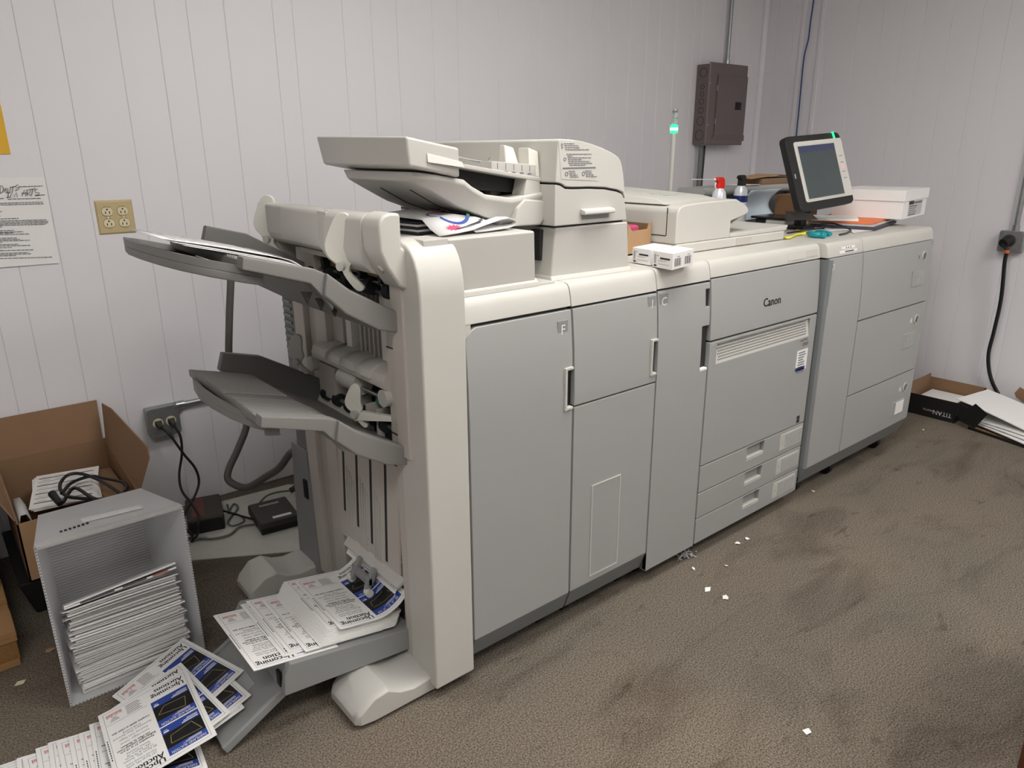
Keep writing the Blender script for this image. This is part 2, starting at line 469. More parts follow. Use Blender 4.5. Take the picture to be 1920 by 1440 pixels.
# ---------------------------------------------------------------- booklet finisher (F)
def finisher():
    t = thing('booklet_finisher', 'grey and white booklet finisher marked F, with stacked output trays', 'finisher', (1.08, 1.74, 0))
    # right hand cabinet
    build('cabinet_body', G().box(.97, 1.316, 1.362, 2.14, .06, .978), 'gap_dark', t)
    r = .034; poly = [(.972, .122), (1.3175, .122), (1.3175, .70), (1.296, .70), (1.292, .712), (1.292, .806), (1.296, .818), (1.3175, .818), (1.3175, .972)]
    poly += [(.972+r-r*math.sin(a), .962-r+r*math.cos(a)+.010*(1-math.sin(a))) for a in [math.radians(k) for k in range(0, 91, 15)]]
    d = build('door', outline_panel(poly), 'door_grey', t, bevel=.0022)
    build('handle_recess', G().box(1.288, 1.3175, YF+.012, YF+.03, .70, .82), 'black', d)
    g = G()
    g.box(1.285, 1.2925, YF-.006, YF+.012, .70, .82); g.box(1.2925, 1.3165, YF-.004, YF+.012, .812, .82); g.box(1.2925, 1.3165, YF-.004, YF+.012, .70, .708)
    plab(build('handle', g, 'cover_white', d, bevel=.002), 'off-white bracket handle')
    letter_plate(d, 'F', 1.284, .925, .036, .044, .036)
    build('kick_plate', kick(.972, 1.3175, .06, .122), 'kick_grey', t, bevel=.002)
    g = cover(.968, 1.318); build('top_cover', g, 'cover_white', t, bevel=.0025)
    build('corner_fascia', G().box(.966, .992, YF+.016, YF+.03, .93, .982), 'cover_white', t)
    build('cover_plate', G().box(1.235, 1.292, 1.385, 1.455, 1.04, 1.0445), 'shell_white', t, bevel=.0015)
    # raised upper housing
    g = G().hexa([(.95, 1.384, 1.04), (1.226, 1.384, 1.04), (1.226, 2.12, 1.04), (.95, 2.12, 1.04)], [(.95, 1.374, 1.18), (1.213, 1.374, 1.18), (1.213, 2.12, 1.18), (.95, 2.12, 1.18)]).box(.845, .955, 1.455, 2.12, 1.145, 1.1795)
    build('upper_housing', g, 'shell_white', t, bevel=.006, seg=3)
    build('housing_lip', G().prism([(1.376, 1.04), (1.378, 1.052), (1.388, 1.06), (2.12, 1.06), (2.12, 1.04)], 'x', .95, 1.229), 'cover_white', t, bevel=.002)
    # tall front column
    a = [(1.335, .03), (1.335, 1.06), (1.337, 1.09), (1.342, 1.116), (1.352, 1.142), (1.366, 1.162), (1.384, 1.174), (1.41, 1.181), (1.452, 1.183), (1.452, .03)]
    build('front_column', G().prism(a, 'x', .845, .968), 'cover_white', t, bevel=.006, seg=3)
    build('column_cap', G().prism([(1.452, 1.183), (1.452, .66), (1.40, .66), (1.40, 1.10), (1.41, 1.16)], 'x', .838, .9), 'shell_beige', t, bevel=.003)
    build('column_foot_strip', G().box(.85, .89, 1.452, 1.485, .04, .66), 'shell_beige', t, bevel=.003)
    # end face of the finisher: frame posts and back panels
    build('rear_housing', G().box(.862, .96, 2.055, 2.14, .04, 1.10), 'side_grey', t, bevel=.004)
    lv = G()
    for k in range(13): lv.prism([(2.075, .79+k*.021), (2.128, .79+k*.021), (2.128, .798+k*.021), (2.075, .798+k*.021)], 'x', .857, .863)
    build('louvre', lv, 'panel_grey', t)
    build('lower_rear_cover', G().prism([(2.03, .03), (2.19, .03), (2.165, .47), (2.05, .47)], 'x', .852, .90), 'panel_grey', t, bevel=.004)
    build('power_inlet', G().box(.846, .856, 2.06, 2.085, .30, .365), 'black', t, bevel=.002)
    for (y0, y1, zz0, zz1, x, m) in ((1.985, 2.055, .05, 1.08, .858, 'shell_beige'), (1.93, 1.985, .05, 1.08, .874, 'shell_beige2'), (1.86, 1.93, .03, 1.08, .866, 'shell_beige'),
                                     (1.435, 1.505, .60, 1.075, .852, 'shell_beige'), (1.485, 1.52, .03, .64, .868, 'shell_beige')):
        build('frame_post', G().box(x, .94, y0, y1, zz0, zz1), m, t, bevel=.004)
    for zz in (.612, .70, .92):
        build('post_joint', G().box(.8505, .853, 1.437, 1.503, zz, zz+.003), 'gap_dark', t)
    g = G().box(.905, .95, 1.45, 1.475, .03, 1.16).box(.905, .95, 1.815, 2.06, .03, 1.16).box(.905, .95, 1.475, 1.815, .42, 1.16).box(.905, .95, 1.475, 1.815, .03, .09)
    build('end_panel', g, 'shell_beige2', t)
    for k, (y0, y1, x, m) in enumerate(((1.80, 1.86, .888, 'shell_beige'), (1.745, 1.775, .884, 'paddle_white'), (1.60, 1.72, .897, 'tray_grey'), (1.555, 1.585, .884, 'paddle_white'), (1.505, 1.55, .880, 'shell_beige'))):
        build('guide_strip', G().box(x, .91, y0, y1, .84, 1.06), m, t, bevel=.002)
    for k in range(5):
        build('guide_rib', G().box(.892, .898, 1.612+k*.023, 1.62+k*.023, .85, 1.05), 'shell_beige2', t)
    # centre exit mechanism between the two trays
    build('exit_recess', G().box(.90, .9045, 1.505, 1.95, .66, .84), 'black', t)
    arc = [(.905, .86), (.862, .858), (.842, .848), (.834, .832), (.836, .816), (.85, .806), (.905, .80)]
    c = build('exit_guide_cover', G().prism([(x, z) for x, z in arc], 'y', 1.50, 1.90), 'shell_beige', t, bevel=.002)
    for y in (1.56, 1.64, 1.72, 1.80):
        build('cover_rib', G().prism([(.905, .866), (.858, .864), (.832, .85), (.827, .832), (.834, .83), (.845, .845), (.905, .85)], 'y', y, y+.045), 'shell_white', c, bevel=.001)
    build('drum', G().cyl((.865, 1.66, .785), (.865, 1.76, .785), .03, n=20), 'shell_white', t)
    build('roller_shaft', G().cyl((.862, 1.50, .775), (.862, 1.90, .775), .006, n=10), 'steel', t)
    build('lower_shaft', G().cyl((.862, 1.50, .705), (.862, 1.90, .705), .007, n=10), 'steel', t)
    for y in (1.53, 1.58, 1.65, 1.72, 1.79, 1.86):
        build('drive_roller', G().cyl((.862, y, .705), (.862, y+.024, .705), .019, n=14), 'rubber', t)
    for y in (1.555, 1.61, 1.68):
        build('roller_bracket', G().box(.845, .90, y, y+.012, .665, .745), 'shell_beige', t, bevel=.002)
    build('gear_block', G().box(.862, .902, 1.51, 1.64, .655, .70), 'rubber', t, bevel=.004)
    build('sensor_label', G().box(.866, .868, 1.545, 1.60, .748, .763), 'print_green', t)
    build('lower_guide', G().prism([(.90, .69), (.86, .69), (.845, .66), (.86, .635), (.90, .62)], 'y', 1.70, 1.93), 'shell_beige', t, bevel=.003)
    build('motor_cover', G().box(.85, .90, 1.80, 1.90, .70, .80), 'shell_beige2', t, bevel=.005)
    for yy in (1.51, 1.915):
        build('pivot_boss', G().cyl((.835, yy, .79), (.905, yy, .79), .022, n=18), 'shell_white', t)
    # lower booklet panel with slots
    g = G().prism([(.874, .60), (.884, .60), (.866, .264), (.858, .264)], 'y', 1.52, 1.86)
    lp = build('lower_panel', g, 'shell_beige', t, bevel=.002)
    for k, y in enumerate((1.825, 1.745, 1.665, 1.585)):
        s0, s1 = .30-.02*k+.05, .60
        def X(z): return .874-(.60-z)/.345*.016-.0006
        build('slot', G().hexa([(X(s0), y-.006, s0), (X(s0)+.003, y-.006, s0), (X(s0)+.003, y+.006, s0), (X(s0), y+.006, s0)], [(X(s1), y-.006, s1), (X(s1)+.003, y-.006, s1), (X(s1)+.003, y+.006, s1), (X(s1), y+.006, s1)]), 'gap_dark', lp)
        if k < 3:
            for q in range(4):
                yy = y-.020-q*.013; s0 = .27; s1 = .50-.01*k-q*.012
                build('panel_rib', G().hexa([(X(s0)-.003, yy-.0028, s0), (X(s0)+.003, yy-.0028, s0), (X(s0)+.003, yy+.0028, s0), (X(s0)-.003, yy+.0028, s0)], [(X(s1)-.003, yy-.0028, s1), (X(s1)+.003, yy-.0028, s1), (X(s1)+.003, yy+.0028, s1), (X(s1)-.003, yy+.0028, s1)]), 'shell_white', lp)
    build('exit_canopy', G().slab([(.861, 1.49, .280), (.861, 1.81, .280), (.835, 1.80, .259), (.835, 1.50, .259)], (.008, 0, -.009)), 'shell_white', t, bevel=.003)
    build('booklet_exit', G().box(.961, .968, 1.475, 1.815, .09, .42), 'black', t)
    # gripper arm in the booklet exit
    ar = [(.836, .268), (.828, .272), (.804, .238), (.797, .212), (.805, .206), (.828, .238)]
    ga = build('gripper_arm', G().prism(ar, 'y', 1.60, 1.615).prism(ar, 'y', 1.68, 1.695).box(.807, .820, 1.60, 1.695, .224, .248), 'panel_grey', t, bevel=.002)
    for y in (1.598, 1.698): build('roller_tip', G().cyl((.804, y-.01, .2085), (.804, y+.01, .2085), .011, n=12), 'paddle_white', ga)
    # feet
    def foot(y0, y1, x0=.63, x1=.86):
        # sections along x : (x, height, inset)
        secs = [(x0, .035, .018), (x0+.012, .05, .006), (x0+.05, .083, 0), (x0+.09, .088, 0), (x0+.125, .066, 0), (x0+.165, .056, 0), (x1, .062, 0)]
        vs = []; fs = []
        for x, h, i in secs:
            m = min(.016, h*.4)
            vs += [(x, y0+i, .012), (x, y1-i, .012), (x, y1-i, h-m*.4), (x, y1-i-m, h), (x, y0+i+m, h), (x, y0+i, h-m*.6)]
        n = 6
        for k in range(len(secs)-1):
            fs += [(k*n+i, k*n+(i+1) % n, (k+1)*n+(i+1) % n, (k+1)*n+i) for i in range(n)]
        fs += [tuple(range(n)), tuple(range((len(secs)-1)*n, len(secs)*n))]
        f = build('foot', G().add(vs, fs), 'shell_white', t, bevel=.0025)
        build('foot_castor', G().cyl((x0+.07, (y0+y1)/2-.012, .014), (x0+.07, (y0+y1)/2+.012, .014), .014, n=12), 'black', f)
    foot(1.362, 1.525); foot(2.06, 2.20)
    castors(t, (1.0, 1.27), (1.42, 2.05), .02)
    # head with the upper exit
    build('head_beam', G().box(.80, .842, 1.452, 2.10, 1.15, 1.233), 'shell_white', t, bevel=.008, seg=3)
    build('head_cheek', G().prism([(.905, 1.06), (.905, 1.17), (.842, 1.19), (.842, 1.228), (.812, 1.226), (.80, 1.17), (.82, 1.12), (.862, 1.06)], 'y', 2.03, 2.13), 'shell_beige', t, bevel=.006)
    prA = [(.842, 1.236), (.815, 1.237), (.801, 1.232), (.796, 1.222), (.790, 1.165), (.795, 1.144), (.812, 1.132), (.842, 1.128)]
    build('head_shell', G().prism(prA, 'y', 1.70, 1.93), 'shell_white', t, bevel=.004)
    build('head_shell', G().prism([(x+.010, z-.004) for x, z in prA], 'y', 1.925, 2.04), 'shell_beige', t, bevel=.004)
    prB = [(.842, 1.237), (.80, 1.239), (.786, 1.233), (.780, 1.222), (.774, 1.16), (.780, 1.128), (.80, 1.108), (.825, 1.100), (.842, 1.100)]
    build('head_shell', G().hexa([(.842, 1.47, 1.096), (.79, 1.47, 1.12), (.79, 1.66, 1.12), (.842, 1.66, 1.096)], [(.842, 1.47, 1.237), (.79, 1.47, 1.237), (.79, 1.66, 1.237), (.842, 1.66, 1.237)]), 'shell_white', t, bevel=.006)
    build('head_shell', G().prism(prB, 'y', 1.46, 1.64), 'shell_white', t, bevel=.006)
    build('head_shell_web', G().hexa([(.842, 1.63, 1.10), (.78, 1.63, 1.125), (.796, 1.71, 1.145), (.842, 1.71, 1.13)], [(.842, 1.63, 1.235), (.782, 1.63, 1.234), (.798, 1.71, 1.232), (.842, 1.71, 1.235)]), 'shell_white', t, bevel=.003)
    prC = [(.838, 1.242), (.812, 1.244), (.796, 1.239), (.786, 1.228), (.782, 1.212), (.783, 1.165), (.797, 1.13), (.828, 1.084), (.842, 1.076), (.866, 1.076), (.866, 1.15), (.838, 1.17)]
    pc = build('head_end_shell', G().prism(prC, 'y', 1.385, 1.462), 'cover_white', t, bevel=.007, seg=3)
    build('screw_recess', G().cyl((.7975, 1.418, 1.12), (.808, 1.418, 1.127), .009, n=14), 'shell_beige', pc)
    build('head_step', G().box(.885, .952, 1.374, 1.452, 1.10, 1.182), 'shell_white', t, bevel=.003)
    # paddles
    def paddle(y, x, z, s=1.0, m='paddle_white'):
        o = [(0, 0), (-.022, .02), (-.03, .05), (-.012, .10), (.002, .122), (.018, .126), (.03, .115), (.032, .09), (.03, .05), (.034, .02), (.02, -.012), (.05, -.05), (.035, -.06), (.012, -.03)]
        o = [tuple(q)[:2] for q in spline([(a, b, 0) for a, b in o]+[(o[0][0], o[0][1], 0)], 3)[:-1]]
        pd = build('paddle', G().slab([(x+a*s*.75, y-a*s*.9, z+b*s) for a, b in o], (.010, .010, 0)), m, t, bevel=.0025)
        build('paddle_pivot', G().cyl((x+.004, y-.004, z), (x-.005, y-.009, z), .010, n=14), 'shell_white', pd)
    paddle(2.045, .795, 1.135, .95); paddle(1.545, .766, 1.118, .95); paddle(1.935, .80, .80, .62, 'shell_white'); paddle(1.60, .80, .735, .62)
    build('paddle_arm', G().slab([(.80, 1.60, .715), (.80, 1.62, .74), (.852, 1.50, .742), (.852, 1.50, .728)], (.012, .006, 0)), 'paddle_white', t, bevel=.002)
    # upper exit: dark slot with circuit strip and rollers
    build('upper_exit_recess', G().box(.885, .905, 1.455, 2.0, 1.04, 1.14), 'black', t)
    build('circuit_strip', G().box(.862, .872, 1.46, 1.86, 1.096, 1.104).box(.866, .885, 1.46, 1.86, 1.08, 1.096), 'board_circuit', t)
    build('upper_shaft', G().cyl((.866, 1.45, 1.068), (.866, 1.93, 1.068), .005, n=10), 'steel', t)
    build('upper_shaft', G().cyl((.872, 1.45, 1.044), (.872, 1.93, 1.044), .005, n=10), 'steel', t)
    for y in (1.475, 1.57, 1.68, 1.78, 1.87):
        build('feed_roller', G().cyl((.866, y, 1.056), (.866, y+.028, 1.056), .022, n=16), 'rubber', t)
    for y in (1.50, 1.60, 1.71, 1.80): build('idler_bracket', G().box(.845, .885, y, y+.014, 1.072, 1.125), 'black', t, bevel=.002)
    build('feed_guide', G().box(.838, .87, 1.62, 1.92, 1.108, 1.122), 'shell_beige', t, bevel=.002)
    build('exit_bracket', G().box(.85, .90, 1.865, 1.98, 1.06, 1.118), 'shell_beige2', t, bevel=.004)
    build('head_sill', G().box(.86, .90, 1.452, 1.53, 1.035, 1.15), 'shell_white', t, bevel=.003)

    # output trays
    def tray(dz, ext):
        top = [(.878, .660), (.80, .703), (.728, .743), (.674, .785), (.654, .796), (.58, .816), (.508, .836)]
        bot = [(.508, .816), (.60, .786), (.642, .773), (.664, .744), (.713, .699), (.792, .651), (.878, .628)]
        tr = build('output_tray', G().prism([(x, z+dz) for x, z in top+bot], 'y', 1.46, 1.925), 'tray_grey', t, bevel=.003)
        def Z(x): return interp([(a, b) for a, b in reversed(top)], x)+dz
        # front rim in two facets, rear fence
        rim = [(.508, .844), (.654, .805), (.674, .795), (.70, .77), (.69, .71), (.664, .748), (.642, .775), (.522, .813), (.504, .818)]
        build('front_rim', G().prism([(x, z+dz) for x, z in rim], 'y', 1.434, 1.468), 'tray_grey', tr, bevel=.004)
        rim2 = [(.676, .796), (.728, .753), (.80, .712), (.879, .669), (.876, .629), (.792, .653), (.713, .701), (.666, .746)]
        build('root_rim', G().prism([(x, z+dz) for x, z in rim2], 'y', 1.424, 1.462), 'tray_grey', tr, bevel=.006)
        build('rear_fence', G().prism([(.878, .64+dz), (.878, .73+dz), (.70, .835+dz), (.60, .862+dz), (.585, .815+dz), (.66, .78+dz)], 'y', 1.925, 1.95), 'tray_dark', tr, bevel=.004)
        g = G()
        for a, b, y0, y1 in ((.51, .66, 1.67, 1.905), (.51, .70, 1.49, 1.615)):
            y = y0
            while y < y1:
                xs = [a+(b-a)*k/4 for k in range(5)]
                for x_, x2 in zip(xs[:-1], xs[1:]):
                    g.hexa([(x_, y, Z(x_)-.001), (x2, y, Z(x2)-.001), (x2, y+.0055, Z(x2)-.001), (x_, y+.0055, Z(x_)-.001)],
                           [(x_, y+.0012, Z(x_)+.004), (x2, y+.0012, Z(x2)+.004), (x2, y+.0042, Z(x2)+.004), (x_, y+.0042, Z(x_)+.004)])
                y += .0125
        stuff(build('grip_ribs', g, 'tray_grey', tr, recalc=False))
        # pull-out extension under the left end
        s = -.275; z0 = .808+dz
        def E(x, y, o=0): return Vector((x, y, z0+s*(x-.505)+o))
        tip = .505-ext
        out = [(.56, 1.475), (.52, 1.465), (tip+.075, 1.485), (tip+.035, 1.53), (tip+.012, 1.60), (tip, 1.69), (tip, 1.78), (tip+.015, 1.87), (tip+.05, 1.915), (.56, 1.92)]
        build('tray_extension', G().slab([E(x, y) for x, y in out], (0, 0, -.018)), 'tray_grey', tr, bevel=.003)
        inner = [(.56, 1.49), (.52, 1.48), (tip+.08, 1.50), (tip+.045, 1.545), (tip+.024, 1.605), (tip+.012, 1.69), (tip+.012, 1.78), (tip+.025, 1.865), (tip+.055, 1.905), (.56, 1.905)]
        n = len(out); vs = [E(x, y) for x, y in out]+[E(x, y, .016) for x, y in out]+[E(x, y, .016) for x, y in inner]+[E(x, y) for x, y in inner]
        fs = []
        for i in range(n-1):
            for k in range(4):
                k2 = (k+1) % 4; fs.append((k*n+i, k*n+i+1, k2*n+i+1, k2*n+i))
        fs += [(0, n, 2*n, 3*n), (n-1, 2*n-1, 3*n-1, 4*n-1)]
        build('extension_rim', G().add(vs, fs), 'tray_grey', tr)
        return tr
    tray(0, .02); tu = tray(.331, .125)
    for k in range(3):
        x = .70-k*.03; z = .715+.338+.018*k
        build('underside_painted_recess', G().prism([(x-.012, z), (x+.012, z-.004), (x, z-.028)], 'y', 1.45, 1.456), 'gap_dark', tu)  # dark colour stands in for shaded recesses under the tray
    # booklet tray and its hinged extension
    def zt(x): return .198-.175*(x-.508)
    g = G().prism([(.515, zt(.515)), (.868, zt(.868)), (.868, .07), (.50, .118)], 'y', 1.485, 1.80)
    bt = build('booklet_tray', g, 'panel_grey', t, bevel=.003)
    build('tray_side_skirt', G().prism([(.50, .112), (.505, .168), (.522, zt(.522)-.0005), (.868, zt(.868)-.0005), (.868, .072)], 'y', 1.472, 1.492), 'panel_grey', bt, bevel=.004)
    build('tray_side_skirt', G().prism([(.50, .112), (.505, .168), (.522, zt(.522)-.0005), (.868, zt(.868)-.0005), (.868, .072)], 'y', 1.793, 1.813), 'panel_grey', bt, bevel=.004)
    build('hinge_slot', G().box(.499, .506, 1.495, 1.515, .125, .165), 'black', bt)
    e0, e1 = Vector((.512, 0, .104)), Vector((.352, 0, .018))
    dn = Vector((-.086, 0, .16)).normalized()
    g = G().hexa([Vector((e.x, y, e.z))-dn*.012 for e, y in ((e1, 1.515), (e0, 1.515), (e0, 1.80), (e1, 1.80))], [Vector((e.x, y, e.z)) for e, y in ((e1, 1.515), (e0, 1.515), (e0, 1.80), (e1, 1.80))])
    ex = build('hinged_extension', g, 'panel_grey', bt, bevel=.003)
    for y0 in (1.503, 1.80):
        build('extension_edge', G().hexa([Vector((e.x, y, e.z))-dn*.016 for e, y in ((e1, y0), (e0, y0), (e0, y0+.014), (e1, y0+.014))], [Vector((e.x, y, e.z))+dn*.006 for e, y in ((e1, y0), (e0, y0), (e0, y0+.014), (e1, y0+.014))]), 'panel_grey', ex, bevel=.003)
    m0, m1 = e0.lerp(e1, .25), e0.lerp(e1, .8)
    build('extension_plate', G().hexa([Vector((e.x, y, e.z)) for e, y in ((m1, 1.60), (m0, 1.60), (m0, 1.69), (m1, 1.69))], [Vector((e.x, y, e.z))+dn*.002 for e, y in ((m1, 1.60), (m0, 1.60), (m0, 1.69), (m1, 1.69))]), 'door_grey', ex)
finisher()

# ---------------------------------------------------------------- document inserter (I)
def inserter():
    t = thing('document_inserter', 'white document inserter marked I with a tall curved feeder head', 'inserter', (1.49, 1.74, 0))
    build('cabinet_body', G().box(1.327, 1.66, 1.362, 2.14, .06, .978), 'gap_dark', t)
    x0, x1 = 1.324, 1.6635
    d = build('upper_door', panel([x0, 1.640, x1], [.706, .735, .832, .972], skip={(1, 1)}), 'door_grey', t, bevel=.0022)
    build('handle_recess', G().box(1.634, x1, YF+.012, YF+.03, .73, .84), 'black', d)
    g = G(); g.box(1.634, 1.6405, YF-.006, YF+.012, .728, .840); g.box(1.6405, x1-.001, YF-.004, YF+.012, .832, .840); g.box(1.6405, x1-.001, YF-.004, YF+.012, .728, .736)
    plab(build('handle', g, 'cover_white', d, bevel=.002), 'off-white bracket handle')
    letter_plate(d, 'I', 1.640, .945, .034, .042, .036)
    d2 = build('lower_door', panel([x0, x1], [.122, .701]), 'door_grey', t, bevel=.0022)
    a, b = ony(1102, 945, YF), ony(1162, 1075, YF)
    g = G(); X0, X1, Z0, Z1 = 1.405, 1.520, .145, .44
    g.box(X0, X1, YF-.0016, YF+.004, Z0, Z1)
    build('access_panel', g, 'door_grey', d2, bevel=.0012)
    g = G()
    for q in ((X0-.004, X0, Z0-.004, Z1+.004), (X1, X1+.004, Z0-.004, Z1+.004), (X0, X1, Z0-.004, Z0), (X0, X1, Z1, Z1+.004)): g.box(q[0], q[1], YF-.0026, YF+.003, q[2], q[3])
    build('access_frame', g, 'shell_white', d2)
    build('kick_plate', kick(x0, x1, .06, .122), 'kick_grey', t, bevel=.002)
    build('top_cover', cover(1.3205, 1.6645, .978), 'cover_white', t, bevel=.0025)
    castors(t, (1.37, 1.62), (1.42, 2.05), .02)
    # feeder tower
    yb = 2.145
    base = build('tower_base', G().hexa([(1.302, 1.412, 1.04), (1.592, 1.397, 1.04), (1.592, yb, 1.04), (1.302, yb, 1.04)], [(1.31, 1.405, 1.178), (1.578, 1.395, 1.178), (1.578, yb, 1.178), (1.31, yb, 1.178)]), 'shell_white', t, bevel=.005, seg=3)
    build('base_lip', G().hexa([(1.297, 1.403, 1.04), (1.596, 1.388, 1.04), (1.596, yb, 1.04), (1.297, yb, 1.04)], [(1.300, 1.408, 1.052), (1.593, 1.393, 1.052), (1.593, yb, 1.052), (1.300, yb, 1.052)]), 'cover_white', base, bevel=.002)
    seam = [(1.299, 1.289), (1.318, 1.286), (1.336, 1.277), (1.36, 1.2755), (1.42, 1.2745), (1.48, 1.271), (1.53, 1.263), (1.55, 1.256), (1.562, 1.238)]
    low = [(1.299, 1.183), (1.574, 1.183)]+[(x, z-.0025) for x, z in reversed(seam)]
    lc = build('feeder_lower_cover', G().prism(low, 'y', 1.396, yb), 'shell_white', t, bevel=.003)
    up = [(x, z+.0025) for x, z in seam]+[(1.558, 1.265), (1.55, 1.31), (1.541, 1.336), (1.53, 1.350), (1.51, 1.360), (1.47, 1.373), (1.43, 1.383), (1.39, 1.3905), (1.35, 1.3945), (1.311, 1.396), (1.305, 1.392)]
    uc = build('feeder_top_cover', G().prism(up, 'y', 1.394, yb), 'cover_white', t, bevel=.004)
    build('cover_gap', G().prism([(1.302, 1.20), (1.566, 1.20), (1.55, 1.25), (1.53, 1.30), (1.31, 1.30)], 'y', 1.402, yb-.01), 'black', t)
    build('base_gap', G().box(1.312, 1.57, 1.41, yb-.01, 1.17, 1.19), 'gap_dark', t)
    # grip on the lower cover
    a = ony(1088, 394, 1.396); b = ony(1144, 402, 1.396)
    gz = (a.z+b.z)/2
    build('grip', G().prism([(1.396, gz+.012), (1.378, gz+.008), (1.376, gz-.001), (1.38, gz-.004), (1.396, gz-.002)], 'x', a.x, b.x), 'cover_white', lc, bevel=.002)
    build('grip_painted_shadow', G().box(a.x+.006, b.x-.006, 1.3945, 1.397, gz-.016, gz-.004), 'panel_grey', lc)  # flat darker plate painted as the shadow below the grip
    # instruction sticker with its lines of small print
    P0 = ony(1050, 268, 1.394)
    def S(px, py): return ony(px, py, 1.3932)
    k = 140/1920
    def cp(x, y): return S(1040+x*k, 255+y*k)
    st = build('instruction_sticker', G().slab([cp(100, 110), cp(600, 130), cp(960, 220), cp(1110, 1150), cp(170, 1110)], (0, .0008, 0)), 'cover_white', uc)
    g = G()
    rows = [(235, 500, 195), (250, 610, 245), (260, 650, 297), (270, 900, 350), (305, 945, 465), (330, 455, 510), (330, 930, 557), (345, 710, 605), (345, 905, 652), (350, 960, 700), (385, 790, 748),
            (360, 550, 905), (372, 530, 955), (385, 590, 1003), (395, 610, 1052), (780, 960, 898), (790, 985, 947), (800, 1000, 995), (810, 1080, 1043)]
    for xa, xb, y in rows:
        x = xa
        while x < xb-20:
            w = random.uniform(40, 100); x2 = min(xb, x+w)
            p, q = cp(x, y-9+(0 if 1 else 0)), cp(x2, y+9)
            g.box(p.x, q.x, 1.3924, 1.3932, q.z, p.z); x = x2+16
    build('small_print', g, 'ink_grey', st)
    g = G(); p, q = cp(205, 818), cp(1050, 823); g.box(p.x, q.x, 1.3924, 1.3932, min(p.z, q.z), max(p.z, q.z)+.0004)
    for cx, cy, r in ((185, 225, .0035), (190, 300, .0025), (260, 600, .0045), (305, 975, .0055), (735, 965, .0055)):
        c = cp(cx, cy); g.ring((c.x, 1.3924, c.z), (0, 1, 0), r*.7, r, .0008, n=14)
    build('sticker_icons', g, 'ink_grey', st)
    # upper document tray
    yt = 1.43
    tray = build('document_tray', G().hexa([(.893, yt, 1.337), (1.03, yt, 1.310), (1.03, 1.85, 1.310), (.893, 1.85, 1.337)], [(.888, yt, 1.400), (1.03, yt, 1.375), (1.03, 1.87, 1.375), (.888, 1.87, 1.408)]), 'shell_white', t, bevel=.006, seg=3)
    build('tray_floor', G().hexa([(1.02, 1.45, 1.335), (1.30, 1.45, 1.292), (1.30, 1.86, 1.292), (1.02, 1.86, 1.335)], [(1.02, 1.45, 1.345), (1.30, 1.45, 1.302), (1.30, 1.86, 1.302), (1.02, 1.86, 1.345)]), 'shell_white', tray, bevel=.002)
    a, b = ony(800, 294, yt), ony(866, 306, yt)
    build('tray_grip', G().hexa([(a.x, yt-.004, a.z-.012), (b.x, yt-.012, b.z-.010), (b.x, yt+.004, b.z-.010), (a.x, yt+.004, a.z-.012)], [(a.x, yt-.002, a.z+.008), (b.x, yt-.002, b.z+.003), (b.x, yt+.004, b.z+.003), (a.x, yt+.004, a.z+.008)]), 'shell_white', tray, bevel=.0015)
    build('scale_strip', G().hexa([(1.14, 1.452, 1.318), (1.285, 1.452, 1.306), (1.285, 1.50, 1.306), (1.14, 1.50, 1.318)], [(1.14, 1.452, 1.345), (1.285, 1.452, 1.334), (1.285, 1.50, 1.334), (1.14, 1.50, 1.345)]), 'shell_white', tray, bevel=.002)
    g = G()
    for k in range(5):
        x = 1.158+k*.026; z = 1.3425-.0022*k
        g.box(x, x+.0012, 1.4512, 1.452, z-.016, z-.002); g.box(x-.006, x+.006, 1.4512, 1.452, z-.0225, z-.0195)
    build('scale_marks', g, 'ink_grey', tray)
    build('fine_guide', G().hexa([(1.225, 1.50, 1.33), (1.262, 1.49, 1.33), (1.262, 1.53, 1.33), (1.225, 1.53, 1.33)], [(1.228, 1.51, 1.382), (1.250, 1.50, 1.376), (1.25, 1.53, 1.376), (1.228, 1.53, 1.384)]), 'paddle_white', tray, bevel=.003)
    build('front_guide', G().hexa([(1.262, 1.452, 1.30), (1.298, 1.452, 1.30), (1.298, 1.50, 1.30), (1.262, 1.50, 1.30)], [(1.265, 1.46, 1.376), (1.298, 1.46, 1.366), (1.298, 1.50, 1.366), (1.265, 1.50, 1.376)]), 'paddle_white', tray, bevel=.003)
    build('wire_stop', G().tube(spline([(1.04, 1.50, 1.362), (1.10, 1.50, 1.35), (1.16, 1.50, 1.342), (1.175, 1.50, 1.352)]), .003, 8), 'steel', tray)
    build('tray_painted_shadow', G().hexa([(1.03, 1.50, 1.285), (1.30, 1.50, 1.26), (1.30, 1.84, 1.26), (1.03, 1.84, 1.285)], [(1.03, 1.50, 1.334), (1.30, 1.50, 1.29), (1.30, 1.84, 1.29), (1.03, 1.84, 1.334)]), 'black', tray)  # solid black block imitating the deep shade between the two trays
    # lower document tray: boat shaped, rising to the left
    def LT(x): return interp([(.925, 1.324), (.96, 1.320), (1.052, 1.304), (1.075, 1.288), (1.115, 1.268), (1.2, 1.256), (1.30, 1.266)], x)
    def LB(x): return interp([(.925, 1.302), (.96, 1.288), (1.05, 1.240), (1.2, 1.187), (1.26, 1.184), (1.30, 1.20)], x)
    xs = [.925, .932, .95, .975, 1.0, 1.03, 1.052, 1.075, 1.115, 1.16, 1.2, 1.26, 1.30]
    def yin(x): return 1.445+max(0, (.98-x))**2*9.0
    vs = []; fs = []
    for x in xs:
        y0, y1 = yin(x), 1.83-max(0, (.98-x))**2*9
        h = LT(x)-LB(x)
        vs += [(x, y0, LT(x)), (x, y0-.002, LT(x)-min(.012, h*.5)), (x, y0+.022, LB(x)), (x, y1-.02, LB(x)), (x, y1, LT(x))]
    n = 5
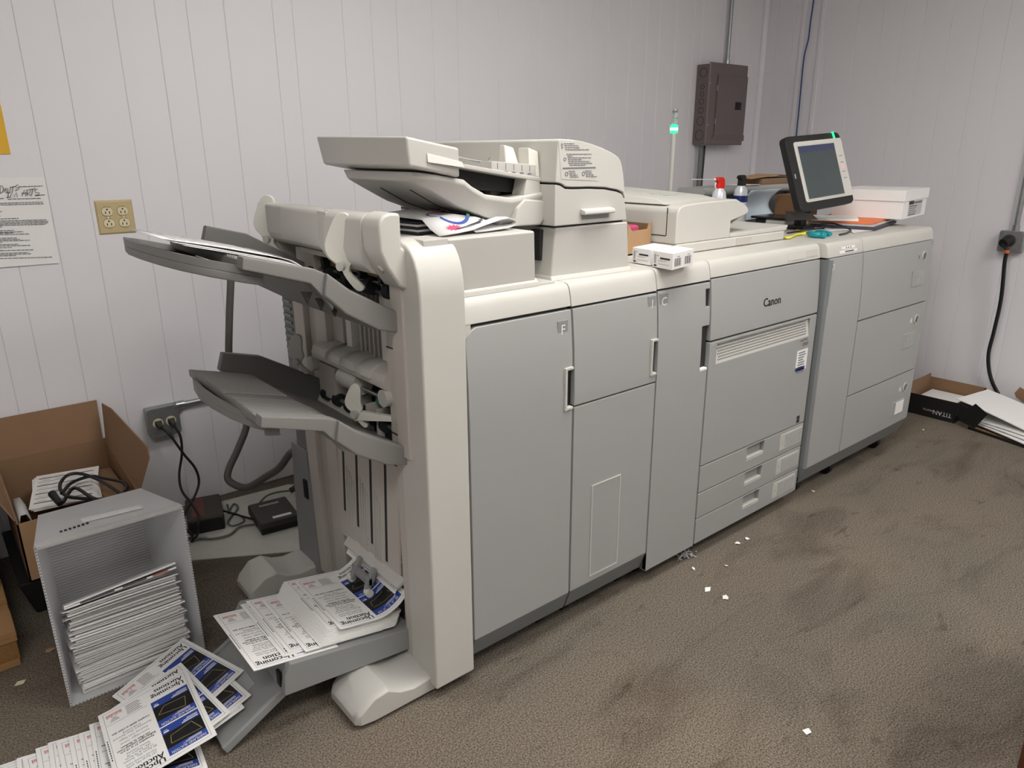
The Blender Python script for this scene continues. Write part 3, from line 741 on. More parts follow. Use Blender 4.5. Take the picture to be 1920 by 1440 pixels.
    for k in range(len(xs)-1): fs += [(k*n+i, k*n+(i+1) % n, (k+1)*n+(i+1) % n, (k+1)*n+i) for i in range(n)]
    fs += [tuple(range(n)), tuple(range((len(xs)-1)*n, len(xs)*n))]
    lt = build('lower_document_tray', G().add(vs, fs), 'shell_white', t, bevel=.003)
    g = G()
    for ya, yb2 in ((1.56, 1.566), (1.70, 1.706)):
        for xa, xb in zip(xs[3:-3], xs[4:-2]):
            g.hexa([(xa, ya, LB(xa)-.001), (xb, ya, LB(xb)-.001), (xb, yb2, LB(xb)-.001), (xa, yb2, LB(xa)-.001)], [(xa, ya, LB(xa)+.003), (xb, ya, LB(xb)+.003), (xb, yb2, LB(xb)+.003), (xa, yb2, LB(xa)+.003)])
    build('underside_groove', g, 'gap_dark', lt)
    build('lower_guide', G().hexa([(1.235, 1.447, 1.235), (1.300, 1.447, 1.225), (1.30, 1.50, 1.225), (1.235, 1.50, 1.235)], [(1.255, 1.452, 1.312), (1.298, 1.452, 1.308), (1.298, 1.50, 1.308), (1.255, 1.50, 1.312)]), 'shell_white', lt, bevel=.004)
    build('lower_fine_guide', G().hexa([(1.21, 1.55, 1.25), (1.25, 1.55, 1.25), (1.25, 1.58, 1.25), (1.21, 1.58, 1.25)], [(1.222, 1.55, 1.305), (1.246, 1.55, 1.30), (1.246, 1.58, 1.30), (1.222, 1.58, 1.305)]), 'shell_beige', lt, bevel=.003)
    build('hinge_cover', G().prism([(1.20, 1.186), (1.29, 1.184), (1.302, 1.20), (1.302, 1.245), (1.235, 1.252), (1.21, 1.23)], 'y', 1.438, 1.47), 'shell_white', lt, bevel=.005)
    build('housing_side_line', G().box(1.298, 1.302, 1.80, 2.14, 1.188, 1.193), 'gap_dark', t)
    build('tower_notch', G().box(1.296, 1.312, 1.45, 1.485, 1.09, 1.17), 'gap_dark', t)
inserter()

# ---------------------------------------------------------------- narrow module (C)
def module_c():
    t = thing('cooling_module', 'narrow grey module marked C between inserter and print engine', 'printer module', (1.795, 1.74, 0))
    build('cabinet_body', G().box(1.67, 1.918, 1.362, 2.14, .05, .978), 'gap_dark', t)
    x0, x1 = 1.6695, 1.9195
    d = build('door', panel([x0, 1.882, 1.898, x1], [.052, .70, .84, .90, .955, .975], skip={(2, 3), (1, 1), (2, 1)}), 'door_grey', t, bevel=.0022)
    build('latch_recess', G().box(1.89, x1, YF+.016, YF+.03, .90, .958), 'black', d)
    build('handle_recess', G().box(1.875, x1, YF+.013, YF+.03, .69, .85), 'gap_dark', d)
    build('handle_lip', G().box(1.882, x1-.001, YF-.001, YF+.014, .693, .702), 'paper', d, bevel=.002)
    letter_plate(d, 'C', 1.694, .945, .038, .044, .036)
    build('corner_kick', G().prism([(1.6695, .05), (1.69, .05), (1.6695, .115)], 'y', YF+.002, YF+.03), 'kick_grey', t)
    build('top_cover', cover(1.667, 1.9215, .981), 'cover_white', t, bevel=.0025)
    castors(t, (1.71, 1.88), (1.42, 2.05), .02)
module_c()

# ---------------------------------------------------------------- print engine
def engine():
    t = thing('print_engine', 'grey digital press engine with Canon lettering and three paper drawers', 'printer', (2.255, 1.78, 0))
    build('cabinet_body', G().box(1.928, 2.585, 1.366, 2.22, .055, .985), 'gap_dark', t)
    x0, x1 = 1.927, 2.588
    d = build('upper_door', panel([x0, x1], [.786, .982]), 'door_grey', t, bevel=.0022)
    c = ony(1447, 565, YF+.006)
    build('lettering', G().text('Canon', (c.x, YF+prof(c.z)-.0012, c.z-.013), (1, 0, 0), (0, 0.07, 1), .041, align=1, bold=.034), 'print_black', d, recalc=False)
    # main door with a perforated vent strip
    va, vb = ony(1343, 672, YF), ony(1520, 600, YF)
    vx0, vx1 = va.x, vb.x; vz0, vz1 = .704, .770
    d = build('main_door', panel([x0, vx0, vx1, x1], [.352, vz0, vz1, .780], skip={(1, 1)}), 'door_grey', t, bevel=.0022)
    vm = build('vent_strip', G().hexa([(vx0, YF+.001, vz0), (vx1, YF+.001, vz0), (vx1, YF+.02, vz0), (vx0, YF+.02, vz0)], [(vx0, YF+.012, vz1), (vx1, YF+.012, vz1), (vx1, YF+.02, vz1), (vx0, YF+.02, vz1)]), 'cover_white', d)
    g = G(); nx, nz = 66, 6
    for i in range(nx):
        for j in range(nz):
            x = vx0+.014+(vx1-vx0-.028)*(i+.5*(j % 2))/nx; f = .16+.70*j/(nz-1); z = vz0+(vz1-vz0)*f; y = YF+.001+.011*f
            g.box(x-.0022, x+.0022, y-.0006, y+.002, z-.0028, z+.0028)
    stuff(build('vent_holes', g, 'kick_grey', vm, recalc=False))
    # stickers
    s0, s1 = ony(1491, 660, YF), ony(1514, 690, YF)
    X0, X1 = ony(1493, 675, YF).x, ony(1513, 668, YF).x
    Zt, Zb = ony(1503, 656, YF).z, ony(1503, 693, YF).z
    st = build('spec_sticker', G().box(X0, X1, YF-.0008, YF+.002, Zb, Zt), 'paper', d)
    g = G()
    for k in range(9): g.box(X0+.01+random.random()*.004, X1-.012-random.random()*.02, YF-.0014, YF, Zt-.012-k*.0095, Zt-.008-k*.0095)
    build('small_print', g, 'ink_grey', st)
    build('sticker_band', G().box(X0, X1-.012, YF-.0014, YF, Zb, Zb+.014), 'can_blue', st)
    g = G(); xx = (X0+X1)/2
    g.text('imagePRESS', (xx, YF-.001, Zt+.034), (1, 0, 0), (0, 0, 1), .011, align=1); g.text('C810', (xx+.012, YF-.001, Zt+.014), (1, 0, 0), (0, 0, 1), .019, align=1)
    build('model_lettering', g, 'ink', d, recalc=False)
    e = ony(1496, 786, YF)
    build('energy_mark', G().box(e.x-.010, e.x+.010, YF-.0008, YF+.002, e.z-.014, e.z-.001).box(e.x-.010, e.x+.010, YF-.0008, YF+.002, e.z+.001, e.z+.014), 'ink', d)
    # paper drawers
    zz = [(.252, .348), (.154, .248), (.055, .150)]
    rec = [((1401, 832), (1433, 862)), ((1397, 880), (1428, 910)), ((1393, 925), (1423, 955))]
    for k, ((z0, z1), (ra, rb)) in enumerate(zip(zz, rec)):
        ha, hb = ony(ra[0], (ra[1]+rb[1])/2, YF).x, ony(rb[0], (ra[1]+rb[1])/2-12, YF).x
        h0, h1 = z1-.055, z1-.004
        dr = build('paper_drawer', panel([x0, ha, hb, x1], [z0, h0, h1, z1], skip={(1, 1)}), 'door_grey', t, bevel=.002)
        build('handle_recess', G().box(ha, hb, YF+.017, YF+.03, h0, h1), 'panel_grey', dr)
        build('handle_lip', G().box(ha, hb, YF+.0005, YF+.018, h0-.001, h0+.010), 'shell_white', dr, bevel=.002)
        la = ony(1460-7*k, 850+45*k, YF).x; lb = la+.155
        h = build('label_holder', G().box(la, lb, YF-.002, YF+.002, z0+.018, z1-.012), 'shell_white', dr, bevel=.0015)
        build('label_card', G().box(la+.032, lb-.008, YF-.003, YF, z0+.024, z1-.018), 'label_grey', h)
        build('lettering', G().text(str(k+1), (la+.014, YF-.0025, (z0+z1)/2-.004), (1, 0, 0), (0, 0, 1), .014, align=1), 'ink', h, recalc=False)
    build('top_cover', cover(1.924, 2.590, .986, yb=2.22), 'cover_white', t, bevel=.0025)
    # small hatch and square marks on the cover front
    def cy(z): return YF+prof(z)
    za = 1.008
    a, b = ony(1475, 484, YF+.024).x, ony(1505, 478, YF+.024).x
    build('cover_hatch', G().hexa([(a, cy(.996)-.0025, .996), (b, cy(.996)-.0025, .996), (b, cy(.996)+.006, .996), (a, cy(.996)+.006, .996)], [(a, cy(1.024)-.002, 1.024), (b, cy(1.024)-.002, 1.024), (b, cy(1.024)+.006, 1.024), (a, cy(1.024)+.006, 1.024)]), 'cover_white', t, bevel=.0012)
    a2, b2 = ony(1510, 477, YF+.024).x, ony(1530, 473, YF+.024).x
    build('cover_label', G().hexa([(a2, cy(.998)-.0012, .998), (b2, cy(.998)-.0012, .998), (b2, cy(.998)+.006, .998), (a2, cy(.998)+.006, .998)], [(a2, cy(1.022)-.001, 1.022), (b2, cy(1.022)-.001, 1.022), (b2, cy(1.022)+.006, 1.022), (a2, cy(1.022)+.006, 1.022)]), 'shell_white', t)
    castors(t, (1.98, 2.53), (1.42, 2.1), .022)
engine()

# ---------------------------------------------------------------- paper deck (D)
def deck():
    yd = 1.31
    t = thing('paper_deck', 'wide grey paper supply deck marked D with three drawers', 'paper deck', (3.06, 1.72, 0))
    x0, xs, x1 = 2.602, 2.868, 3.515
    build('cabinet_body', G().box(x0+.004, x1-.004, yd+.03, 2.22, .085, .985), 'gap_dark', t)
    build('side_panel', G().prism([(x0, yd+.012), (x0, 2.22), (x0+.012, 2.22), (x0+.012, yd+.002)], 'z', .15, .98), 'side_grey', t)
    build('side_panel', G().box(x1-.012, x1, yd+.012, 2.22, .15, .98), 'door_grey', t)
    d = build('side_door', panel([x0+.010, xs], [.152, .984], y0=yd), 'door_grey', t, bevel=.003)
    c = ony(1560, 501, yd+.014)
    build('lettering', G().text('D', (c.x, yd+prof(c.z)-.0012, c.z-.012), (1, 0, 0), (0, 0, 1), .036, align=1), 'paper', d, recalc=False)
    zz = [(.716, .984), (.398, .711), (.152, .393)]
    pos = [((1735, 480), (1715, 510)), ((1716, 598), (1697, 630)), ((1695, 725), (1676, 757))]
    for k, ((z0, z1), (kp, lp)) in enumerate(zip(zz, pos)):
        dr = build('deck_drawer', panel([xs+.005, x1], [z0, z1], y0=yd), 'door_grey', t, bevel=.0022)
        c = ony(*kp, yd+.004); y = yd+prof(c.z)
        kn = build('round_latch', G().ring((c.x, y-.004, c.z), (0, 1, 0), .017, .022, .006, n=24), 'shell_white', dr)
        build('latch_dish', G().cyl((c.x, y-.0015, c.z), (c.x, y+.003, c.z), .0175, n=24), 'kick_grey', kn)
        build('latch_bar', G().box(c.x-.003, c.x+.003, y-.005, y, c.z-.014, c.z+.014), 'steel', kn)
        build('indicator_window', G().box(c.x-.068, c.x-.045, y-.002, y+.003, c.z-.014, c.z+.014), 'label_grey', dr, bevel=.001)
        build('indicator_mark', G().box(c.x-.061, c.x-.050, y-.0028, y, c.z-.008, c.z+.008), ('kick_grey', 'paper', 'paper')[k], dr)
        l0 = c.x-.105; zc = c.z-.088
        h = build('label_holder', G().box(l0, l0+.118, yd-.003, yd+.004, zc-.038, zc+.034), 'door_grey', dr, bevel=.003)
        build('label_card', G().box(l0+.03, l0+.108, yd-.004, yd, zc-.030, zc+.028), 'label_grey' if k < 2 else 'paper', h)
        build('lettering', G().text(str(k+1), (l0+.014, yd-.0026, zc-.004), (1, 0, 0), (0, 0, 1), .013, align=1), 'ink', h, recalc=False)
    build('kick_plate', G().hexa([(x0+.006, yd+.03, .078), (x1-.01, yd+.03, .078), (x1-.01, yd+.06, .078), (x0+.006, yd+.06, .078)], [(x0, yd+.001, .152), (x1, yd+.001, .152), (x1, yd+.05, .152), (x0, yd+.05, .152)]), 'kick_grey', t, bevel=.002)
    build('top_cover', cover(x0-.002, xs-.001, .986, y0=yd, yb=2.22), 'cover_white', t, bevel=.003)
    build('top_cover', cover(xs+.004, x1, .986, y0=yd, yb=2.22), 'cover_white', t, bevel=.003)
    for k, (pa, pb) in enumerate((((1580, 455), (1603, 462)), ((1575, 461), (1606, 468)))):
        a, b = ony(*pa, yd+.02), ony(*pb, yd+.02)
        z0, z1 = (1.010, 1.019) if k == 0 else (.996, 1.006)
        la = build('tape_label', G().hexa([(a.x, yd+prof(z0)-.0012, z0), (b.x, yd+prof(z0)-.0012, z0), (b.x, yd+prof(z0)+.004, z0), (a.x, yd+prof(z0)+.004, z0)], [(a.x, yd+prof(z1)-.0012, z1), (b.x, yd+prof(z1)-.0012, z1), (b.x, yd+prof(z1)+.004, z1), (a.x, yd+prof(z1)+.004, z1)]), 'paper', t)
        g = G(); n = 3 if k == 0 else 9
        for q in range(n):
            xx = a.x+(b.x-a.x)*(.3+.5*q/n); zc = (z0+z1)/2
            g.box(xx, xx+.005, yd+prof(zc)-.0022, yd+prof(zc), zc-.0022, zc+.0022)
        build('small_print', g, 'ink', la)
    castors(t, (2.68, 2.95, 3.40), (1.40, 2.05), .03)
deck()

# ================================================================== things on the walls
YW, XW = 2.91, 4.51
def wall_outlet():
    x0, x1, z0, z1 = .541, .662, 1.094, 1.211
    t = thing('wall_outlet', 'beige wall plate with four power sockets on the panelled wall', 'outlet', ((x0+x1)/2, YW, (z0+z1)/2))
    build('cover_plate', G().hexa([(x0, YW, z0), (x1, YW, z0), (x1, YW, z1), (x0, YW, z1)], [(x0+.006, YW-.006, z0+.006), (x1-.006, YW-.006, z0+.006), (x1-.006, YW-.006, z1-.006), (x0+.006, YW-.006, z1-.006)]), 'outlet_beige', t, bevel=.001)
    for cx in (x0+.036, x1-.036):
        build('screw', G().cyl((cx, YW-.0075, (z0+z1)/2), (cx, YW-.005, (z0+z1)/2), .0032, n=10), 'outlet_ivory', t)
        for cz in (z0+.0385, z1-.0385):
            pl = [(cx+.0172*math.cos(a), cz+max(-.0125, min(.0125, .0172*math.sin(a)))) for a in [2*math.pi*k/28 for k in range(28)]]
            s = build('socket', G().prism(pl, 'y', YW-.0085, YW-.005), 'outlet_ivory', t)
            build('socket_rim', G().ring((cx, YW-.0062, cz), (0, -1, 0), .0172, .0182, .0008, n=24), 'ink_grey', s)
            for dx in (-.0065, .0065): build('slot', G().box(cx+dx-.0014, cx+dx+.0014, YW-.0092, YW-.008, cz-.0075, cz+.001), 'black', s)
            build('ground_hole', G().cyl((cx, YW-.0092, cz+.0075), (cx, YW-.008, cz+.0075), .0028, n=10), 'black', s)
wall_outlet()

def notice():
    a, b = ony(83, 332, YW-.003), ony(119, 492, YW-.003)
    ux = Vector((1, 0, -.014)).normalized(); uz = Vector((.014, 0, 1)).normalized()
    tr = Vector((a.x, YW-.003, a.z)); w, h = .216, .282
    t = thing('notice_sheet', 'white printed notice with handwriting taped beside the wall outlet', 'paper', (a.x-w/2, YW, a.z-h/2))
    def P(u, v, d=0): return tr - ux*u - uz*v + Vector((0, -d, 0))
    g = G(); n = 10
    g.grid(lambda i, j: P(w*(1-i), h*j, .0015+.002*abs(math.sin(i*2.6+j))*j), n, n)
    build('sheet', g, 'paper', t, recalc=False)
    # printed lines, from the top of the sheet down (crop pixels of the photo)
    k = 140/916.0
    def cp(x, y, o=.0075): return ony(x*k, 300+y*k, YW-o)
    g = G()
    rows = [(245, 525, 318), (0, 60, 470), (115, 500, 468), (0, 525, 515), (0, 535, 535), (0, 25, 632), (0, 5, 690), (0, 230, 715), (0, 570, 732), (0, 592, 750), (0, 590, 768), (0, 560, 786), (0, 35, 822),
            (0, 170, 862), (0, 285, 878), (0, 180, 893), (0, 357, 905), (0, 205, 955), (0, 245, 970), (0, 365, 983), (0, 35, 1010), (0, 225, 1032), (0, 370, 1045), (0, 145, 1072), (0, 45, 1108), (0, 420, 1100),
            (0, 345, 1135), (0, 390, 1150), (0, 195, 1172), (0, 640, 1190)]
    for xa, xb, y in rows:
        x = xa-20
        while x < xb:
            x2 = min(x+random.uniform(22, 70), xb)
            if x2-x > 6:
                p, q = cp(x, y+ (x-xb)*-.03), cp(x2, y+(x2-xb)*-.03)
                dz = Vector((0, 0, .0011))
                g.add([p-dz, q-dz, q+dz, p+dz], [(0, 1, 2, 3)])
            x = x2+8
    stuff(build('printed_lines', g, 'ink_grey', t, recalc=False))
    g = G()
    S = [[(0, 315), (2, 405)], [(0, 315), (30, 318), (45, 355), (30, 395), (0, 410)], [(88, 345), (62, 352), (55, 385), (85, 392)], [(58, 370), (82, 366)], [(92, 398), (100, 345), (118, 392), (135, 330)],
         [(120, 335), (190, 322)], [(162, 330), (150, 398)], [(222, 300), (190, 322), (205, 345), (235, 338), (225, 362), (185, 372)],
         [(80, 402), (130, 398)], [(105, 400), (100, 458)], [(78, 460), (135, 455)], [(125, 450), (150, 395), (175, 452), (205, 395), (215, 450)],
         [(270, 442), (300, 365), (320, 440)], [(262, 408), (330, 402)], [(335, 440), (332, 360), (375, 372), (370, 398), (338, 405), (390, 440)], [(355, 362), (440, 348)], [(405, 356), (388, 430)],
         [(462, 355), (425, 372), (435, 398), (485, 400), (480, 425), (430, 432)], [(430, 435), (550, 425)]]
    for s in S:
        g.tube([cp(x, y, .0085) for x, y in s], .0008, 5)
    build('handwriting', g, 'ink', t)
    g = G(); y = YW-.0015
    c = ony(20, 289, y); d = ony(0, 200, y)
    solo('yellow_card', G().box(c.x-.24, c.x, y-.0012, y+.0008, c.z, c.z+.22), 'yellow_card', 'plain yellow card fixed to the wall above the notice', 'card', loc=(c.x-.12, y, c.z+.11))
notice()

def breaker():
    yf = 2.81
    t = thing('breaker_panel', 'brown metal electrical breaker panel mounted near the room corner', 'breaker panel', (4.03, YW, 1.62))
    x0, x1, z0, z1 = 3.838, 4.225, 1.392, 1.855
    build('cabinet', G().box(x0+.004, x1-.012, yf+.006, YW-.001, z0+.008, z1-.010), 'panel_brown', t, bevel=.003)
    build('front_trim', G().hexa([(x0, yf+.008, z0), (x1, yf+.008, z0), (x1, yf+.008, z1), (x0, yf+.008, z1)], [(x0+.008, yf, z0+.008), (x1-.008, yf, z0+.008), (x1-.008, yf, z1-.008), (x0+.008, yf, z1-.008)]), 'panel_brown', t, bevel=.0015)
    a, b = ony(1346, 140, yf), ony(1390, 256, yf)
    dx0, dx1, dz0, dz1 = a.x, b.x+.01, 1.452, a.z+.002
    g = G().hexa([(dx0-.03, yf+.001, dz0-.035), (dx1+.02, yf+.001, dz0-.035), (dx1+.02, yf+.001, dz0), (dx0-.005, yf+.001, dz0)], [(dx0-.01, yf-.006, dz0-.012), (dx1, yf-.006, dz0-.012), (dx1, yf-.006, dz0), (dx0, yf-.006, dz0)])
    build('sill', g, 'panel_brown', t)
    d = build('door', G().box(dx0, dx1, yf-.007, yf+.001, dz0, dz1), 'panel_brown', t, bevel=.002)
    for z in (dz0+.06, dz1-.09): build('hinge', G().box(dx0-.004, dx0+.002, yf-.009, yf, z, z+.03), 'steel', d)
    l = ony(1382, 199, yf)
    build('latch', G().box(l.x-.03, l.x+.03, yf-.011, yf-.005, l.z-.022, l.z+.022), 'black', d, bevel=.002)
    build('latch_slot', G().box(l.x+.004, l.x+.022, yf-.013, yf-.009, l.z-.010, l.z+.010), 'gap_dark', d)
    for (px, py) in ((1331, 156), (1326, 234), (1399, 161), (1393, 236)):
        c = ony(px, py, yf); build('screw', G().cyl((c.x, yf-.003, c.z), (c.x, yf+.002, c.z), .005, n=10), 'steel', t)
    for z, r in ((1.80, .026), (1.72, .014), (1.68, .014), (1.64, .018), (1.59, .018), (1.53, .026), (1.45, .03)):
        build('knockout', G().ring((x0+.0042, yf+.05, z), (-1, 0, 0), r-.003, r, .001, n=20), 'gap_dark', t)
breaker()
def conduit(pts, r, label, mats='galv', coup=()):
    t = thing('conduit', label, 'conduit', pts[0])
    build('pipe', G().tube(pts, r, 12), mats, t)
    for a, b in coup: build('coupling', G().cyl(a, b, r*1.45, n=12), 'steel', t)
    return t
conduit([(4.105, 2.885, 1.857), (4.105, 2.885, 2.61)], .011, 'steel conduit rising from the top of the breaker panel', coup=[((4.105, 2.885, 1.857), (4.105, 2.885, 1.885))])
conduit([(3.885, 2.87, 1.39), (3.883, 2.87, 1.2), (3.88, 2.87, .02)], .014, 'thicker grey conduit dropping from under the breaker panel', 'kick_grey')
conduit([(3.935, 2.885, 1.39), (3.93, 2.885, 1.2), (3.925, 2.885, .02)], .009, 'thinner dark conduit dropping from under the breaker panel', 'charcoal')
c = [onx(px, py, XW-.012) for px, py in ((1529, -30), (1525, 5), (1519, 45), (1516, 72), (1508, 105), (1503, 150), (1499, 195), (1494, 245), (1491, 285), (1489, 330), (1490, 420))]
solo('network_cable', G().tube(spline(c, 5), .0042, 8), 'cable_blue', 'thin blue cable hanging down the wall behind the touchscreen', 'cable', loc=c[-1])

def low_box():
    yf = 2.862
    x0, x1, z0, z1 = .583, .699, .331, .447
    t = thing('junction_box', 'galvanised double socket box low on the wall near the cartons', 'junction box', (.641, YW, .389))
    build('box_body', G().box(x0+.003, x1-.003, yf+.004, YW-.001, z0+.003, z1-.003), 'galv', t, bevel=.004)
    pl = rrect(x0, x1, z0, z1, .012)
    build('face_plate', G().prism(pl, 'y', yf-.004, yf+.004), 'galv', t, bevel=.002)
    for cx in (x0+.036, x1-.034):
        s = build('socket', G().cyl((cx, yf-.006, .388), (cx, yf-.003, .388), .019, n=20), 'outlet_ivory', t)
    for a in (x0+.012, x1-.012):
        for b in (z0+.012, z1-.012): build('screw', G().cyl((a, yf-.0065, b), (a, yf-.003, b), .0045, n=10), 'steel', t)
    conduit([(x1-.004, 2.893, .432), (.80, 2.893, .432), (1.9, 2.893, .434)], .011, 'steel conduit running along the wall from the low socket box', coup=[((x1-.002, 2.893, .432), (x1+.03, 2.893, .432))])
    # two cords with plugs
    def cord(cx, pts, label):
        c = thing('appliance_cable', label, 'cord', (cx, yf-.02, .388), 'black cords in the low socket box')
        build('plug', G().hexa([(cx-.013, yf-.007, .378), (cx+.013, yf-.007, .378), (cx+.013, yf-.007, .400), (cx-.013, yf-.007, .400)], [(cx-.008, yf-.036, .372), (cx+.008, yf-.036, .372), (cx+.008, yf-.036, .390), (cx-.008, yf-.036, .390)]), 'charcoal', c, bevel=.003)
        build('cable', G().tube(spline([(cx, yf-.032, .381)]+pts, 8), .0048, 8), 'cable_black', c)
    A = x0+.036
    cord(A, [ony(318, 815, 2.80), ony(345, 852, 2.78), ony(366, 878, 2.77), ony(373, 905, 2.75), ony(363, 935, 2.70), ony(347, 962, 2.66), ony(347, 990, 2.62), onz(362, 1004, .03), onz(352, 1012, .02)], 'black cord swinging out to the right of its pair below the socket box')
    B = x1-.034
    cord(B, [ony(338, 818, 2.81), ony(341, 850, 2.80), ony(336, 890, 2.79), ony(341, 920, 2.73), ony(360, 945, 2.63), ony(372, 966, 2.57), ony(371, 985, 2.54), V(.620, 2.552, .040), V(.604, 2.575, .012)], 'black cord hanging from the socket nearer the conduit')
low_box()

def right_box():
    x = XW
    t = thing('junction_box', 'square metal outlet box with a heavy black plug on the side wall', 'junction box', (XW, 1.305, .903))
    y0, y1, z0, z1 = 1.249, 1.362, .848, .957
    build('box_body', G().box(x-.045, x-.001, y0+.003, y1-.003, z0+.003, z1-.003), 'galv', t, bevel=.003)
    pl = rrect(y0, y1, z0, z1, .01)
    build('face_plate', G().prism(pl, 'x', x-.054, x-.045), 'galv', t, bevel=.003)
    build('receptacle', G().cyl((x-.062, 1.312, .908), (x-.05, 1.312, .908), .031, n=24), 'charcoal', t, bevel=.002)
    for a in (y0+.012, y1-.012):
        for b in (z0+.012, z1-.012): build('screw', G().cyl((x-.057, a, b), (x-.05, a, b), .004, n=10), 'steel', t)
    conduit([(x-.022, 1.302, .955), (x-.022, 1.302, 2.61)], .012, 'steel conduit rising from the outlet box with the heavy plug', coup=[((x-.022, 1.302, .955), (x-.022, 1.302, .985))])
    c = thing('power_cable', 'thick black power cable with orange band hanging from the wall plug', 'cable', (x-.08, 1.31, .9))
    build('plug', G().cyl((x-.062, 1.314, .908), (x-.105, 1.322, .896), .029, .023, n=18), 'black', c, bevel=.003)
    p = [Vector((x-.10, 1.325, .89)), onx(1888, 470, x-.115), onx(1884, 490, x-.11), onx(1877, 560, x-.09), onx(1864, 620, x-.08), onx(1854, 660, x-.07), onx(1854, 690, x-.06), onx(1860, 715, x-.05), onx(1870, 735, x-.04), Vector((x-.05, 1.16, .016)), Vector((x-.05, 1.0, .0125))]
    build('cable', G().tube(spline(p, 8), .0095, 10), 'cable_black', c)
    d = (p[2]-p[1]).normalized()
    build('band', G().cyl(p[1]-d*.004, p[1]+d*.012, .0125, n=12), 'orange_band', c)
right_box()

# ================================================================== floor on the right: paper cartons
def cartons():
    x0, x1, y0, y1, h, w = 4.045, 4.44, 1.275, 1.565, .112, .004
    t = thing('paper_carton', 'open black and brown paper carton lettered TITAN DIGITAL upside down', 'carton', ((x0+x1)/2, (y0+y1)/2, 0))
    build('base', G().box(x0, x1, y0, y1, .001, .006), 'cardboard', t)
    for n, q in (('wall', (x0, x0+w, y0, y1)), ('wall', (x1-w, x1, y0, y1)), ('wall', (x0+w, x1-w, y0, y0+w)), ('wall', (x0+w, x1-w, y1-w, y1))):
        hh = h if q[0] == x0 or q[2] == y0 else h+.02
        build('wall', G().box(q[0], q[1], q[2], q[3], .001, hh), 'cardboard', t)
    fc = build('black_face', G().box(x0-.0015, x0, y0-.001, y1, .001, h), 'black', t)
    build('black_face', G().box(x0-.0015, x1, y0-.0015, y0, .001, h), 'black', t)
    g = G().text('TITAN', (x0-.002, y0+.016, .046), (0, 1, 0), (0, 0, -1), .032)
    g.text('DIGITAL', (x0-.002, y0+.108, .044), (0, 1, 0), (0, 0, -1), .014)
    plab(build('lettering', g, 'paper_grey', fc, recalc=False), 'grey TITAN DIGITAL lettering printed upside down')
    fl = [onx(1801, 756, x0-.01), onx(1816, 766, x0-.03), onx(1829, 757, x0-.03), onx(1852, 777, x0-.05), onx(1827, 803, x0-.06), onx(1801, 790, x0-.03), onx(1795, 778, x0-.004)]
    build('end_flap', G().slab(fl, (.004, 0, 0)), 'black', t)
    solo('paper_ream', G().box(x0+.05, x1-.02, y0+.02, y1-.03, .007, .045), 'paper', 'white paper lying inside the TITAN DIGITAL carton', 'paper', loc=(4.26, 1.5, .007))
    # shallow lid beside it with a loose stack of large sheets
    a, b = onz(1815, 804, 0), onz(1920, 840, 0)
    d = (b-a).normalized(); n = Vector((-d.y, d.x, 0))
    if n.x < 0: n = -n
    L = .62; Wd = .40
    t2 = thing('carton_lid', 'shallow brown carton lid with black rim under loose white sheets', 'carton', a+d*.3+n*.2)
    build('base', G().slab([a, a+d*L, a+d*L+n*Wd, a+n*Wd], (0, 0, .004)), 'cardboard', t2)
    build('rim', G().slab([a-n*.003, a+d*L-n*.003, a+d*L, a], (0, 0, .014)), 'black', t2)
    build('rim', G().slab([a+n*Wd, a+d*L+n*Wd, a+d*L+n*(Wd+.004), a+n*(Wd+.004)], (0, 0, .03)), 'cardboard', t2)
    build('end_flap', G().slab([onx(1902, 737, 4.44), onx(1912, 726, 4.44), onx(1925, 733, 4.44), onx(1925, 760, 4.44), onx(1905, 745, 4.44)], (.004, 0, 0)), 'cardboard', t2)
    labs = ['large white sheet bowed over the stack beside the black carton', 'white sheet second from the top of the stack by the carton lid', 'white sheet third from the top of the stack by the carton lid', 'lowest white sheet in the stack lying on the carton lid']
    A, B = onz(1793, 748, .118), onz(1878, 723, .118)
    u = (B-A).normalized(); v = Vector((u.y, -u.x, 0))
    for k in range(4):
        z = .118-.026*k; off = Vector((.006*k, -.012*k, 0)); lx = .30
        a0 = Vector((A.x, A.y, 0))+off
        rot = Matrix.Rotation(-.10*k, 3, 'Z'); uu = rot @ u; vv = rot @ v
        if k > 0: a0.y += min(0, 1.266-max((a0+uu*lx*i+vv*.42*j).y for i in (0, 1) for j in (0, 1)))
        g = G(); 
        def S(i, j): 
            p = a0+uu*(lx*i)+vv*(.42*j); p.z = (.120-.078*j**1.2) if k == 0 else .0185+.0062*(3-k)+.010*(4-k)/3*math.sin(j*2.6); return p
        g.grid(S, 6, 6)
        top = len(g.v); g.v += [p-Vector((0, 0, .004)) for p in g.v]
        g.f += [[i+top for i in reversed(f)] for f in g.f[:36]]; g.m = [0]*len(g.f)
        ed = [i for i in range(7)]+[6+7*j for j in range(1, 7)]+[42+i for i in range(5, -1, -1)]+[7*j for j in range(5, 0, -1)]
        for i in range(len(ed)): g.f.append([ed[i], ed[(i+1) % len(ed)], ed[(i+1) % len(ed)]+top, ed[i]+top]); g.m.append(0)
        solo('loose_sheet', g, 'paper', labs[k], 'paper', 'loose sheets by the carton lid', loc=(a0.x+.1, a0.y-.1, .03))
cartons()

